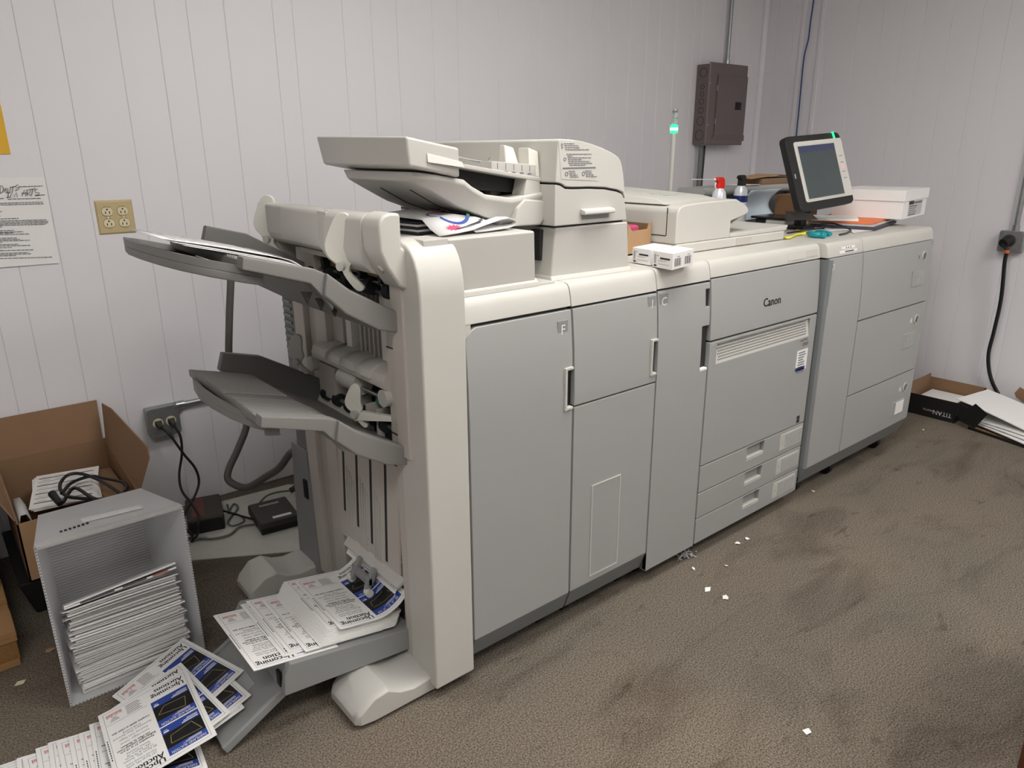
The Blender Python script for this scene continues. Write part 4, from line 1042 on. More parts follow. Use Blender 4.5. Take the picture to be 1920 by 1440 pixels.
# paper scraps on the carpet
def scraps():
    spots = [((1383, 1020), .014, 'torn white paper scrap below the middle drawer of the print engine'), ((1401, 1012), .012, 'torn white paper scrap on the carpet in front of the lowest drawer'), ((1327, 1107), .015, 'larger of two white scraps lying farther out on the carpet'),
             ((1360, 1122), .016, 'flat white scrap lying farthest out from the print engine'), ((1300, 1068), .009, 'small white scrap near the lint under module C'), ((1362, 1063), .008, 'tiny white scrap between the print engine and the larger scraps'),
             ((1525, 922), .012, 'cream scrap under the left end of the paper deck'), ((1731, 807), .007, 'tiny white scrap near the TITAN carton'), ((38, 1283), .016, 'yellowish scrap beside the wooden pallet'), ((1513, 1374), .012, 'curled white thread-like scrap out on the open carpet'), ((95, 1220), .014, 'brown sliver beside the plastic mail tote')]
    for (p, s, l) in spots:
        c = onz(*p, 0.0); n = random.randint(4, 6); a0 = random.random()*6
        pl = [(c.x+s*random.uniform(.6, 1.1)*math.cos(a0+2*math.pi*k/n), c.y+s*random.uniform(.5, 1.0)*math.sin(a0+2*math.pi*k/n)) for k in range(n)]
        z = [random.uniform(.001, .007) for _ in pl]
        g = G().add([(x, y, zz) for (x, y), zz in zip(pl, z)]+[(x, y, zz+.0012) for (x, y), zz in zip(pl, z)], [tuple(range(n))[::-1], tuple(range(n, 2*n))]+[(i, (i+1) % n, n+(i+1) % n, n+i) for i in range(n)])
        m = 'cardboard_light' if 'brown' in l else ('outlet_ivory' if 'yellow' in l or 'cream' in l else 'paper')
        solo('paper_scrap', g, m, l, 'scrap', 'scraps on the carpet', loc=(c.x, c.y, 0))
    c = onz(1284, 1043, .0)
    g = G()
    for k in range(26):
        p = Vector((c.x+random.gauss(0, .02), c.y+random.gauss(0, .012), random.uniform(.002, .018)))
        q = p+Vector((random.gauss(0, .014), random.gauss(0, .014), random.gauss(0, .006))); q.z = max(q.z, .001)
        g.tube([p, (p+q)/2+Vector((0, 0, .004)), q], .0022, 5)
    o = solo('lint_clump', g, 'lint', 'grey clump of lint under the edge of module C', 'lint', loc=(c.x, c.y, 0)); stuff(o)
scraps()

# ================================================================== floor on the left
def left_floor():
    # pallet
    t = thing('pallet', 'wooden pallet with chipboard blocks beside the cardboard box', 'pallet', (-.3, 2.5, 0))
    for k, (y0, y1) in enumerate(((2.20, 2.33), (2.40, 2.54), (2.62, 2.88))):
        build('deck_board', G().box(-.75, .034, y0, y1, .092, .112), 'wood', t, bevel=.003)
    for y0 in (2.205, 2.74):
        for x0 in (-.10, -.45, -.74):
            build('block', G().box(x0, x0+.13, y0, y0+.12, .02, .080), 'chipboard', t, bevel=.003)
    for x0 in (-.11, -.46, -.75):
        build('stringer', G().box(x0, x0+.143, 2.20, 2.88, .079, .093), 'wood', t, bevel=.002)
        build('bottom_board', G().box(x0, x0+.138, 2.20, 2.88, .001, .021), 'wood', t, bevel=.002)
    solo('wrapped_carton', G().box(-.62, .025, 2.46, 2.88, .113, .425), 'wrap_grey', 'grey plastic wrapped carton standing on the pallet', 'carton', loc=(-.3, 2.67, .113), bevel=.012, seg=3)
    # dark base carton and open cardboard box
    solo('black_tub', G().hexa([(.10, 2.45, .001), (.44, 2.45, .001), (.44, 2.86, .001), (.10, 2.86, .001)], [(.07, 2.44, .118), (.45, 2.44, .118), (.45, 2.87, .118), (.07, 2.87, .118)]), 'black', 'low black tub underneath the open cardboard box', 'tub', loc=(.27, 2.65, 0), bevel=.006)
    bx = thing('cardboard_box', 'open brown cardboard box of papers and cables against the wall', 'box', (.27, 2.66, .12))
    x0, x1, y0, y1, z0, zr, w = .10, .438, 2.43, 2.875, .122, .328, .005
    build('base', G().box(x0, x1, y0, y1, z0, z0+w), 'cardboard_dark', bx)
    build('front_wall', G().box(x0, x1, y0, y0+w, z0, .318), 'cardboard_light', bx)
    build('back_wall', G().box(x0, x1, y1-w, y1, z0, .372), 'cardboard', bx)
    build('side_wall', G().prism([(y0, z0), (y1, z0), (y1, .366), (y0, .318)], 'x', x1-w, x1), 'cardboard', bx)
    build('side_wall', G().prism([(y0, z0), (y1, z0), (y1, .366), (y0, .330)], 'x', x0, x0+w), 'cardboard', bx)
    build('back_flap', G().hexa([(x0-.01, y1-w, .372), (x1-.008, y1-w, .372), (x1-.008, y1, .372), (x0-.01, y1, .372)], [(x0-.03, y1+.02, .512), (x1-.002, y1+.02, .512), (x1-.002, y1+.026, .512), (x0-.03, y1+.026, .512)]), 'cardboard', bx)
    build('side_flap', G().slab([(x1, y0+.005, .318), (x1, y1, .366), (x1+.004, y1-.03, .512), (x1+.018, y1-.10, .508), (x1+.05, y0+.03, .452), (x1+.045, y0+.005, .425)], (.004, 0, 0)), 'cardboard', bx)
    build('side_flap', G().slab([(x0, y0+.005, .330), (x0, y1, .366), (x0-.03, y1-.02, .50), (x0-.06, y0+.06, .47)], (-.004, 0, 0)), 'cardboard', bx)
    build('inner_divider', G().box(x0+.02, .325, 2.60, 2.606, z0+.006, .29), 'cardboard_dark', bx)
    # contents
    sm = solo('small_carton', G().box(.33, .425, 2.50, 2.80, z0+.006, .285), 'cardboard', 'small closed brown carton inside the open cardboard box', 'carton', loc=(.38, 2.65, z0+.006), bevel=.003)
    labs = ['bent page of printed form on top inside the cardboard box', 'printed form lying flat under the bent page in the box', 'lowest printed form in the open cardboard box']
    for k in range(3):
        zz = .300-.003*k; t = thing('printed_form', labs[k], 'paper', (.24, 2.66, zz), 'forms in the cardboard box')
        ang = -.22+.05*k; ca, sa = math.cos(ang), math.sin(ang)
        def P(u, v, d=0): 
            a, b = (u-.5)*.190, (v-.5)*.262
            return Vector((.266+a*ca-b*sa, 2.668+a*sa+b*ca, zz+d+.010*math.sin(v*2.2)))
        g = G().grid(lambda i, j: P(i, j), 4, 8); n = len(g.v)
        build('sheet', g, 'paper', t, recalc=False)
        if k < 2:
            g = G()
            for q in range(7):
                v = .12+.12*q
                g.add([P(.06, v, .001), P(.92, v, .001), P(.92, v+.022, .001), P(.06, v+.022, .001)], [(0, 1, 2, 3)], 0 if q % 2 == 0 else 1)
                for s in range(3): g.add([P(.1+.2*s, v+.05, .001), P(.24+.2*s, v+.05, .001), P(.24+.2*s, v+.062, .001), P(.1+.2*s, v+.062, .001)], [(0, 1, 2, 3)], 1)
            build('printed_rules', g, ['ink_grey', 'paper_grey'], t, recalc=False)
    # rolled sheet at the left rim
    g = G(); pts = [(.112+.016*math.cos(a)+.004*a, .295+.03*math.sin(a)) for a in [math.radians(d) for d in range(-60, 200, 20)]]
    pts = [(.118, .20), (.108, .25), (.104, .31), (.112, .338), (.128, .338), (.138, .31), (.136, .26)]
    g.grid(lambda i, j: Vector((pts[round(i*6)][0]+.003, 2.445+.145*j, pts[round(i*6)][1])), 6, 1)
    o = solo('curled_page', g, 'paper_grey', 'grey page curled over the rim of the cardboard box', 'paper', loc=(.12, 2.52, .3), recalc=False)
    sm_ = o.modifiers.new('thick', 'SOLIDIFY'); sm_.thickness = .0015
    # coiled cable
    p = [(116, 925), (135, 905), (170, 893), (195, 897), (232, 905), (235, 920), (205, 938), (160, 935), (125, 930), (112, 912), (125, 892), (150, 888), (185, 900), (225, 925), (228, 932), (180, 936), (140, 915), (118, 942)]
    zz = [.345, .335, .335, .335, .335, .33, .33, .335, .34, .345, .35, .35, .345, .335, .345, .35, .352, .33]
    pts = [onz(px, py, z) for (px, py), z in zip(p, zz)]
    t = thing('coiled_cable', 'black power cable coiled on top of the cardboard box contents', 'cable', (.3, 2.55, .33))
    build('cable', G().tube(spline(pts, 6), .0055, 8), 'cable_black', t)
    a, b = onz(97, 925, .35), onz(113, 945, .335)
    build('plug', G().cyl(a, b, .012, .009, n=12), 'black', t, bevel=.002)
    # mail tote on its side, open end to the room
    t = thing('mail_tote', 'translucent white corrugated plastic tote lying on its side', 'tote', (.27, 2.06, 0))
    f = [(.101, 1.92, .002), (.443, 1.92, .002), (.443, 1.92, .470), (.101, 1.92, .470)]
    b = [(.142, 2.205, .012), (.404, 2.205, .012), (.404, 2.205, .425), (.142, 2.205, .425)]
    f = [Vector(p) for p in f]; b = [Vector(p) for p in b]; cc = Vector((.272, 2.06, .225))
    w = .005
    for nm, q in (('bottom_wall', (0, 1)), ('side_wall', (1, 2)), ('top_wall', (2, 3)), ('side_wall', (3, 0))):
        i, j = q; A, B, C_, E_ = f[i], f[j], b[j], b[i]
        nrm = (B-A).cross(E_-A).normalized(); 
        if nrm.dot(cc-A) < 0: nrm = -nrm
        wl = build(nm, G().slab([A, B, C_, E_], nrm*w), 'tote_plastic', t)
        # flutes seen along the open edge
        g = G(); L = (B-A).length; m = int(L/.0085)
        for k in range(m):
            c0 = A+(B-A)*((k+.5)/m)+nrm*(w/2)
            g.box(c0.x-.0016, c0.x+.0016, c0.y-.0012, c0.y+.002, c0.z-.0016, c0.z+.0016)
        stuff(build('flute_ends', g, 'panel_grey', wl, recalc=False))
    bk = build('back_wall', G().slab(b, (0, .005, 0)), 'tote_plastic', t)
    g = G()
    for k in range(46):
        z = .02+k*.0088; g.box(.148, .398, 2.2035, 2.2055, z, z+.0035)
    stuff(build('flute_lines', g, 'paper_grey', bk, recalc=False))
    build('top_label', G().slab([(.36, 1.99, .4610), (.36, 2.02, .4563), (.22, 2.045, .4524), (.22, 2.012, .4575)], (0, 0, .0025)), 'paper', t)
    g = G()
    for k in range(7): g.box(.165+k*.010, .171+k*.010, 1.985+.001*k, 1.990+.001*k, .4590, .4625)
    build('top_print', g, 'ink', t)
    build('rim_fold', G().hexa([(.106, 1.915, .462), (.438, 1.915, .462), (.438, 1.935, .458), (.106, 1.935, .458)], [(.104, 1.912, .474), (.440, 1.912, .474), (.440, 1.94, .47), (.104, 1.94, .47)]), 'paper_grey', t, bevel=.002)
    # mail inside, piece by piece
    z = .009; k = 0
    base = None
    names = {}
    while z < .262:
        th = random.choice((.0028, .0034, .004, .005)); wx = random.uniform(.255, .281); dy = random.choice((0, .002, .004, .007, .012, .018)); ft = random.uniform(.45, .80)
        xc = .272+random.uniform(-.004, .004)
        yaw = random.uniform(-.012, .012); tl = .012*math.sin(k*.1); tilt = .036-.53*(z-.009)/.26
        g = G()
        def P(u, v, q):
            x = (u-.5)*wx; y = v*.128
            bow = .002*math.sin(u*math.pi)*math.sin(k*.12)
            return Vector((x*math.cos(yaw)-y*math.sin(yaw), x*math.sin(yaw)+y*math.cos(yaw), q*(1-.36*v)+bow+x*tl))
        n = 6
        vs = [P(i/n, j, q) for q in (0, th*ft) for j in (0, 1) for i in range(n+1)]
        fs = []
        for i in range(n):
            a = i; c2 = n+1
            fs += [(a, a+c2, a+c2+1, a+1), (a+2*c2, a+2*c2+1, a+3*c2+1, a+3*c2), (a, a+1, a+2*c2+1, a+2*c2), (a+c2, a+3*c2, a+3*c2+1, a+c2+1)]
        c2 = n+1
        fs += [(0, 2*c2, 3*c2, c2), (n, n+c2, n+3*c2, n+2*c2)]
        g.add(vs, fs)
        o = build('mail_piece', g, random.choice(('paper', 'paper', 'paper_edge', 'paper_edge', 'paper_grey')), None)
        o.location = (xc, 1.940+dy, z+.0015+math.tan(tilt)*dy); o.rotation_euler = (tilt, 0, 0)
        tag(o, 'white folded mail booklet stacked flat inside the plastic tote', 'mail', 'mail in the plastic tote')
        z += th; k += 1
    # two tilted pieces on top
    for k, (zz, ry, l, m) in enumerate(((.304, -.075, 'topmost white booklet leaning on the mail stack in the tote', 'paper'), (.293, -.045, 'illustrated booklet with dark pictures on the mail stack', 'paper'))):
        g = G().box(-.136, .136, 0, .135, 0, .0045)
        t = thing('mail_booklet', l, 'mail', (.272, 1.945, z+(.0185, .0085)[k]), 'mail in the plastic tote')
        t.rotation_euler = (tilt, ry, 0)
        gg = G(); gg.v = [p+t.location for p in g.v]; gg.f = g.f; gg.m = g.m
        build('cover', gg, m, t)
        if k == 1:
            gg = G()
            for a, b2, c_, d_, mi in ((-.10, -.02, -.0008, .0002, 0), (.0, .06, -.0008, .0002, 0), (.075, .115, -.0008, .0002, 1)):
                gg.box(a, b2, c_, d_, .001, .0042, mi)
            gg.v = [p+t.location for p in gg.v]
            build('cover_pictures', gg, ['ink', 'print_red'], t)
left_floor()

def behind_finisher():
    solo('white_board', G().slab([(.50, 2.495, .001), (.90, 2.262, .001), (1.16, 2.74, .001), (1.08, 2.82, .001), (.60, 2.862, .001)], (0, 0, .004)), 'board_white', 'dirty white board lying on the carpet behind the finisher', 'board', loc=(.85, 2.55, 0))
    # network boxes
    def modem(name, label, c, ang, lx, ly, h, lid, parts):
        t = thing(name, label, 'modem', (c[0], c[1], .005))
        ca, sa = math.cos(ang), math.sin(ang); ux, uy = Vector((ca, sa, 0)), Vector((-sa, ca, 0)); C0 = Vector((c[0], c[1], .005))
        def box(n, a0, a1, b0, b1, h0, h1, m, bev=.004):
            g = G().obox(C0+ux*((a0+a1)/2)+uy*((b0+b1)/2)+Vector((0, 0, (h0+h1)/2)), ux*((a1-a0)/2), uy*((b1-b0)/2), Vector((0, 0, (h1-h0)/2)))
            return build(n, g, m, t, bevel=bev)
        box('case', -lx/2, lx/2, -ly/2, ly/2, .004, h, 'modem', .008)
        box('lower_case', -lx/2+.003, lx/2-.003, -ly/2-.001, ly/2-.003, .0005, h*.55, 'black')
        for a in parts: box(*a, bev=.0)
    modem('modem', 'black flat modem with white stickers on the white board', (.905, 2.545), -.12, .150, .19, .048, None,
          [('sticker', -.02, .05, -.075, -.058, .047, .0488, 'paper'), ('sticker', -.04, .035, .045, .060, .047, .0488, 'label_grey'), ('port', -.0765, -.074, -.05, -.02, .015, .03, 'black')])
    modem('battery_backup', 'black power adapter box with reddish label beside the cords', (.70, 2.715), -.25, .13, .20, .062, None,
          [('label_panel', -.045, .0, -.08, .085, .061, .0628, 'modem_red'), ('front_face', -.06, .06, -.102, -.098, .006, .05, 'black')])
    def P(px, py, z): return onz(px, py, z)
    pts = [V(.763, 2.700, .034), V(.785, 2.665, .030), V(.812, 2.600, .030), V(.831, 2.556, .032)]
    solo('patch_cable', G().tube(spline(pts, 6), .004, 8), 'cable_black', 'short black cable between the two network boxes', 'cable', loc=pts[0])
    pts = [P(428, 962, .011), P(438, 945, .011), P(446, 953, .011), P(428, 977, .011), P(436, 986, .011), P(458, 977, .011), P(449, 966, .019), P(431, 960, .019), P(426, 946, .011)]
    solo('signal_cable', G().tube(spline(pts, 6), .0036, 8), 'cable_grey', 'grey cable looped twice on the white board', 'cable', loc=pts[0])
    pts = [P(372, 1010, .012), P(400, 1010, .012), P(430, 1003, .012), P(450, 988, .012), V(.830, 2.535, .020)]
    t = thing('serial_cable', 'grey cable with a connector running from the modem across the board', 'cable', pts[0])
    build('cable', G().tube(spline(pts, 6), .0042, 8), 'cable_grey', t)
    build('connector', G().cyl(pts[0]+Vector((-.02, .01, .004)), pts[0]+Vector((.03, 0, .0)), .012, .007, n=10), 'label_grey', t)
    pts = [P(485, 945, .03), P(500, 930, .03), P(520, 923, .03), P(545, 920, .03)]
    t = thing('adapter_cable', 'grey lead with a dark plug running behind the modem', 'cable', pts[0])
    build('cable', G().tube(spline(pts, 6), .0042, 8), 'cable_grey', t)
    build('plug', G().cyl(pts[-1], pts[-1]+Vector((.05, .01, .01)), .012, .015, n=10), 'charcoal', t)
    # thick grey hose
    y = 2.52
    p = [Vector((.93, 2.20, 1.06)), Vector((.82, 2.36, 1.09)), ony(432, 470, y), ony(433, 520, y), ony(430, 600, y), ony(430, 690, y), ony(445, 740, y-.02), ony(463, 790, y-.04), ony(447, 840, y-.06), ony(429, 880, y-.08), ony(430, 902, y-.10),
         ony(462, 914, y-.14), ony(500, 893, y-.22), ony(525, 876, y-.28), ony(548, 847, y-.33), Vector((.872, 2.135, .415))]
    solo('cable_hose', G().tube(spline(p, 4), .0125, 12), 'hose_grey', 'thick grey cable hose looping down behind the output trays', 'hose', loc=p[-1])
behind_finisher()

# ================================================================== booklets
BW, BH = .216, .279
def booklet_proto():
    def zt(x, y=0): 
        s = (x+BW/2)/BW
        return .0013+.0008*math.exp(-s*9)+.0004*math.sin(s*math.pi)
    xs = [-BW/2+BW*q for q in (0, .015, .04, .09, .16, .28, .45, .65, .85, 1)]
    n = len(xs); vs = []
    for x in xs:
        s = (x+BW/2)/BW
        lo = .0006*(1-min(1, s/.04)) if s < .04 else 0
        hi = zt(x) if s > .012 else zt(x)*.62
        for y in (-BH/2, BH/2): vs += [(x, y, lo), (x, y, hi)]
    fs = []
    for k in range(n-1):
        a, b = 4*k, 4*(k+1)
        fs += [(a+1, b+1, b+3, a+3), (a, a+2, b+2, b), (a, b, b+1, a+1), (a+2, a+3, b+3, b+2)]
    fs += [(0, 1, 3, 2), (4*n-4, 4*n-2, 4*n-1, 4*n-3)]
    pages = G().add(vs, fs)
    pr = G()
    def M(u, v, d=.0002): x = BW/2-u*BW; return Vector((x, v*BH-BH/2, zt(x)+d))
    def rect(u0, u1, v0, v1, mi, d=.0002, nu=6):
        pr.grid(lambda i, j: M(u0+(u1-u0)*i, v0+(v1-v0)*j, d), nu, 1, mi)
    def txt(s, u, v, size, mi, align=0, d=.0004, bold=0.0, sx=1.0, fit=None):
        pts, f = STRINGS[s]
        if fit: sx = min(1.25, fit*BW/(max(p.x for p in pts)*size))
        w = max(p.x for p in pts)*sx; o = -w*.5 if align == 1 else (-w if align == 2 else 0)
        for bb in ([0] if not bold else [-bold, bold]):
            pr.add([M(u+(p.x*sx+o+bb)*size/BW, v-p.y*size/BH, d) for p in pts], f, mi)
    # thin page frame
    for q in ((.045, .955, .03, .0325), (.045, .955, .968, .9705), (.045, .0485, .03, .97), (.9515, .955, .03, .97)): rect(*q, 6, .0002)
    for k in range(2):                                           # picture panels
        a = .06+.375*k; b = a+.36
        rect(.065, .475, a, b, 1, .0002); rect(.065, .475, a+.085, a+.27, 2, .0003)
        txt('FARMLAND AUCTION', .085, a+.04, .0125, 7, 0, .0004, fit=.36)
        for q in range(3): rect(.12, .32-.03*q, a+.052+q*.010, a+.056+q*.010, 7, .0004, 3)
        rect(.085, .26, a+.285, a+.295, 7, .0004, 3); rect(.085, .24, a+.305, a+.312, 7, .0004, 3); rect(.085, .20, a+.32, a+.326, 7, .0004, 3)
        rect(.40, .455, a+.285, a+.30, 7, .0004, 3); rect(.41, .45, a+.31, a+.316, 7, .0004, 3)
        for (u0, v0, u1, v1) in (((.10, .11, .42, .13), (.42, .13, .40, .22), (.40, .22, .17, .25), (.17, .25, .10, .11)) if k == 0 else ((.16, .10, .44, .16), (.44, .16, .36, .24), (.36, .24, .13, .22), (.13, .22, .16, .10))):
            A, B = M(u0, a+v0, .0004), M(u1, a+v1, .0004); d = (B-A).normalized().cross(Vector((0, 0, 1)))*.0007
            pr.add([A-d, B-d, B+d, A+d], [(0, 1, 2, 3)], 5)
    txt('Upcoming', .08, .885, .021, 0, 0, bold=.024, fit=.37); txt('Auctions', .08, .945, .021, 0, 0, bold=.024, fit=.32)
    txt('Upcoming', .515, .095, .024, 0, 0, bold=.024, fit=.42); txt('Auction', .515, .155, .024, 0, 0, bold=.024, fit=.31)
    v = .205
    for k, (s, b) in enumerate(BODY):
        if k in (2, 6, 9, 10, 11, 13): v += .016
        txt(s, .72, v, .0088 if not b else .0092, 0 if b else 6, 1, bold=.02 if b else 0.0, fit=min(.40, .016*len(s))); v += .0285
    for q in ((.515, .945, .795, .797), (.515, .945, .80, .8012)): rect(*q, 6, .0002, 4)
    for k in range(6): rect(.56+.02*(k % 2), .72, .82+.022*k, .828+.022*k, 6, .0002, 2)
    # red logo shapes
    for k, (u, w, h, mi) in enumerate(((.765, .016, .030, 3), (.785, .022, .022, 3), (.812, .018, .034, 4), (.835, .024, .024, 4), (.864, .016, .034, 3), (.885, .022, .026, 3), (.912, .014, .032, 3))):
        rect(u, u+w, .925-h, .925, mi, .0003, 1); rect(u+.004, u+w-.004, .922-h*.7, .925-h*.35, 7, .0004, 1)
    rect(.76, .93, .93, .934, 3, .0003, 3)
    for k in range(4): rect(.80+.01*k, .90-.01*k, .828+.015*k, .8345+.015*k, 6, .0002, 2)
    for k in range(9): rect(.972, .982, .36+.03*k, .382+.03*k, 0, .0002, 1)
    return pages, pr
pages_g, print_g = booklet_proto()
PROTO = None
GRP = 'folded auction booklets'
def booklet(mx, label, group=GRP, scale_print=True):
    """place a booklet with the matrix mx (local x towards the open edge, y towards the page foot, z up)"""
    global PROTO
    if PROTO is None:
        t = thing('auction_booklet', label, 'booklet', (0, 0, 0), group)
        p = build('pages', pages_g, 'paper', t, angle=60)
        plab(build('printed_cover', print_g, ['ink', 'print_blue', 'print_black', 'print_red', 'print_orange', 'print_line', 'ink_grey', 'paper'], t, recalc=False, smooth=False), 'printed cover with blue and black pictures')
        PROTO = t
    else:
        t = copy_tree(PROTO)
    t['label'] = label; t['group'] = group
    t.matrix_world = mx
    return t
def MX(x, y, z, yaw=0, ry=0, rx=0):
    return Matrix.Translation((x, y, z)) @ Matrix.Rotation(yaw, 4, 'Z') @ Matrix.Rotation(ry, 4, 'Y') @ Matrix.Rotation(rx, 4, 'X')
def MXP(x, y, z, yaw=0, ry=0):            # turned within the tilted plane it lies in
    return Matrix.Translation((x, y, z)) @ Matrix.Rotation(ry, 4, 'Y') @ Matrix.Rotation(yaw, 4, 'Z')
def bend_up(t, x0, ang):
    """curl the open end of a booklet upwards from local x0 on"""
    R = (BW/2-x0)/ang
    for c in t.children:
        c.data = c.data.copy()
        b = bmesh.new(); b.from_mesh(c.data)
        for k in range(1, 9):
            bmesh.ops.bisect_plane(b, geom=b.verts[:]+b.edges[:]+b.faces[:], plane_co=(x0+(BW/2-x0)*(k-1)/8, 0, 0), plane_no=(1, 0, 0))
        for v in b.verts:
            if v.co.x > x0:
                a = (v.co.x-x0)/R; h = v.co.z
                v.co.x = x0+(R-h)*math.sin(a); v.co.z = R-(R-h)*math.cos(a)
        b.to_mesh(c.data); b.free()
def tray_booklets():
    # spine x, stacking level
    sp = [(.438, 0, 1.624), (.515, 1, 1.643), (.532, 2, 1.649), (.568, 3, 1.627), (.606, 4, 1.626)]
    sp += [(.610+.0034*k, 5+k, 1.628+.0026*k) for k in range(10)]
    slope = math.atan(.175)
    for k, (x, lv, yc) in enumerate(sp):
        # spine end height follows the tray, each one lying on the one before
        z = .1985-.175*(x-.508)+.0027*lv
        c = MXP(x+BW/2*math.cos(slope), yc+random.uniform(-.001, .001), z-BW/2*math.sin(slope), random.uniform(-.010, .010) if lv < 4 else 0, slope)
        if k == 0: lab = 'lowest auction booklet hanging over the end of the booklet tray'
        elif k == len(sp)-1: lab = 'auction booklet second from the top of the fan in the booklet tray'
        else: lab = 'auction booklet fanned in the middle of the booklet tray'
        booklet(c, lab, 'booklets fanned in the finisher tray')
    x = .6655; z = .1985-.175*(x-.508)+.0027*15.3
    b = booklet(MXP(x+BW/2*math.cos(slope), 1.632, z-BW/2*math.sin(slope), 0, slope), 'topmost auction booklet in the finisher tray with its whole cover showing', 'booklets fanned in the finisher tray')
    bend_up(b, -.008, 1.10)
    # the one still coming out of the slot: its spine rests on the bent-up end, the rest goes up behind the panel
    st = math.radians(58); sx, sz = .846, .222
    booklet(MXP(sx+BW/2*math.cos(st), 1.665, sz+BW/2*math.sin(st), 0, -st), 'auction booklet standing steeply in the finisher exit slot', 'booklets fanned in the finisher tray')
tray_booklets()
def floor_booklets():
    g = 'booklets spilled on the floor'
    T = -.236
    booklet(MXP(.314, 1.683, .0445, .04, T), 'auction booklet lying against the foot of the hinged extension', g)
    booklet(MXP(.326, 1.690, .0445+.0028+.0032, .15, T), 'auction booklet half covered above the one against the hinged extension', g)
    booklet(MXP(.329, 1.764, .0445+.0036+.0064, .28, T), 'auction booklet turned askew and pushed back towards the tote', g)
    booklet(MXP(.268, 1.672, .0525, .13, -.188), 'narrow corner of booklet showing beneath the fully visible cover', g)
    booklet(MXP(.243, 1.643, .0575, -.055, -.177), 'auction booklet on top of the floor pile with its whole cover showing', g)
    n = 17
    for k in range(n):
        tk = min(.118, .0142*(n-1-k))
        booklet(MXP(.216-.0215*k, 1.637+random.uniform(-.010, .012), .0014+(max(0, .0024-.0215*tk) if 0 < tk < .118 else 0)+BW/2*math.sin(tk), -.05+random.uniform(-.05, .05), tk), 'auction booklet in the row fanned out along the carpet', g)
floor_booklets()

# ================================================================== things on top of the printing line
def scanner():
    t = thing('document_scanner', 'off-white scanner with document feeder and paper tray on the engine', 'scanner', (2.25, 1.82, 1.041))
    build('scan_bed', G().box(1.94, 2.585, 1.502, 2.13, 1.0415, 1.074), 'cover_white', t, bevel=.005, seg=3)
    pf = [(1.938, 1.074), (2.238, 1.074), (2.238, 1.132), (2.285, 1.140), (2.338, 1.152), (2.340, 1.168), (2.318, 1.182), (2.262, 1.204), (2.10, 1.203), (1.975, 1.198), (1.95, 1.190), (1.938, 1.17)]
    fb = build('feeder_body', G().prism(pf, 'y', 1.506, 2.10), 'cover_white', t, bevel=.005, seg=3)
    build('feeder_cover', G().hexa([(1.95, 1.56, 1.196), (2.25, 1.56, 1.202), (2.25, 2.09, 1.202), (1.95, 2.09, 1.196)], [(1.97, 1.62, 1.214), (2.22, 1.62, 1.216), (2.20, 2.06, 1.238), (1.98, 2.06, 1.238)]), 'cover_white', fb, bevel=.006)
    build('side_seam', G().box(1.9372, 1.939, 1.545, 1.548, 1.10, 1.19), 'gap_dark', fb)
    build('side_seam', G().box(1.9372, 1.939, 1.548, 2.08, 1.098, 1.101), 'gap_dark', fb)
    build('feeder_slot', G().box(2.236, 2.2385, 1.52, 2.07, 1.10, 1.128), 'label_grey', fb)
    tr = build('output_tray', G().hexa([(2.238, 1.504, 1.074), (2.60, 1.504, 1.074), (2.60, 2.10, 1.074), (2.238, 2.10, 1.074)], [(2.238, 1.504, 1.088), (2.612, 1.504, 1.094), (2.612, 2.10, 1.094), (2.238, 2.10, 1.088)]), 'cover_white', t, bevel=.004)
    build('input_tray', G().slab([(2.245, 1.54, 1.096), (2.33, 1.53, 1.135), (2.375, 1.60, 1.126), (2.375, 2.05, 1.126), (2.245, 2.05, 1.096)], (0, 0, .006)), 'cover_white', t, bevel=.002)
    a = ony(1380, 452, 1.502); b = ony(1408, 448, 1.502)
    build('tray_notch', G().box(a.x, b.x, 1.500, 1.504, 1.046, 1.070), 'shell_beige', tr)
    g = G()
    for k in range(9): g.box(2.06+.012*(k % 2), 2.19-.01*(k % 3), 1.66+.03*k, 1.668+.03*k, 1.2175+.0014*k, 1.2185+.0014*k)
    build('instruction_print', g, 'label_grey', fb)
scanner()

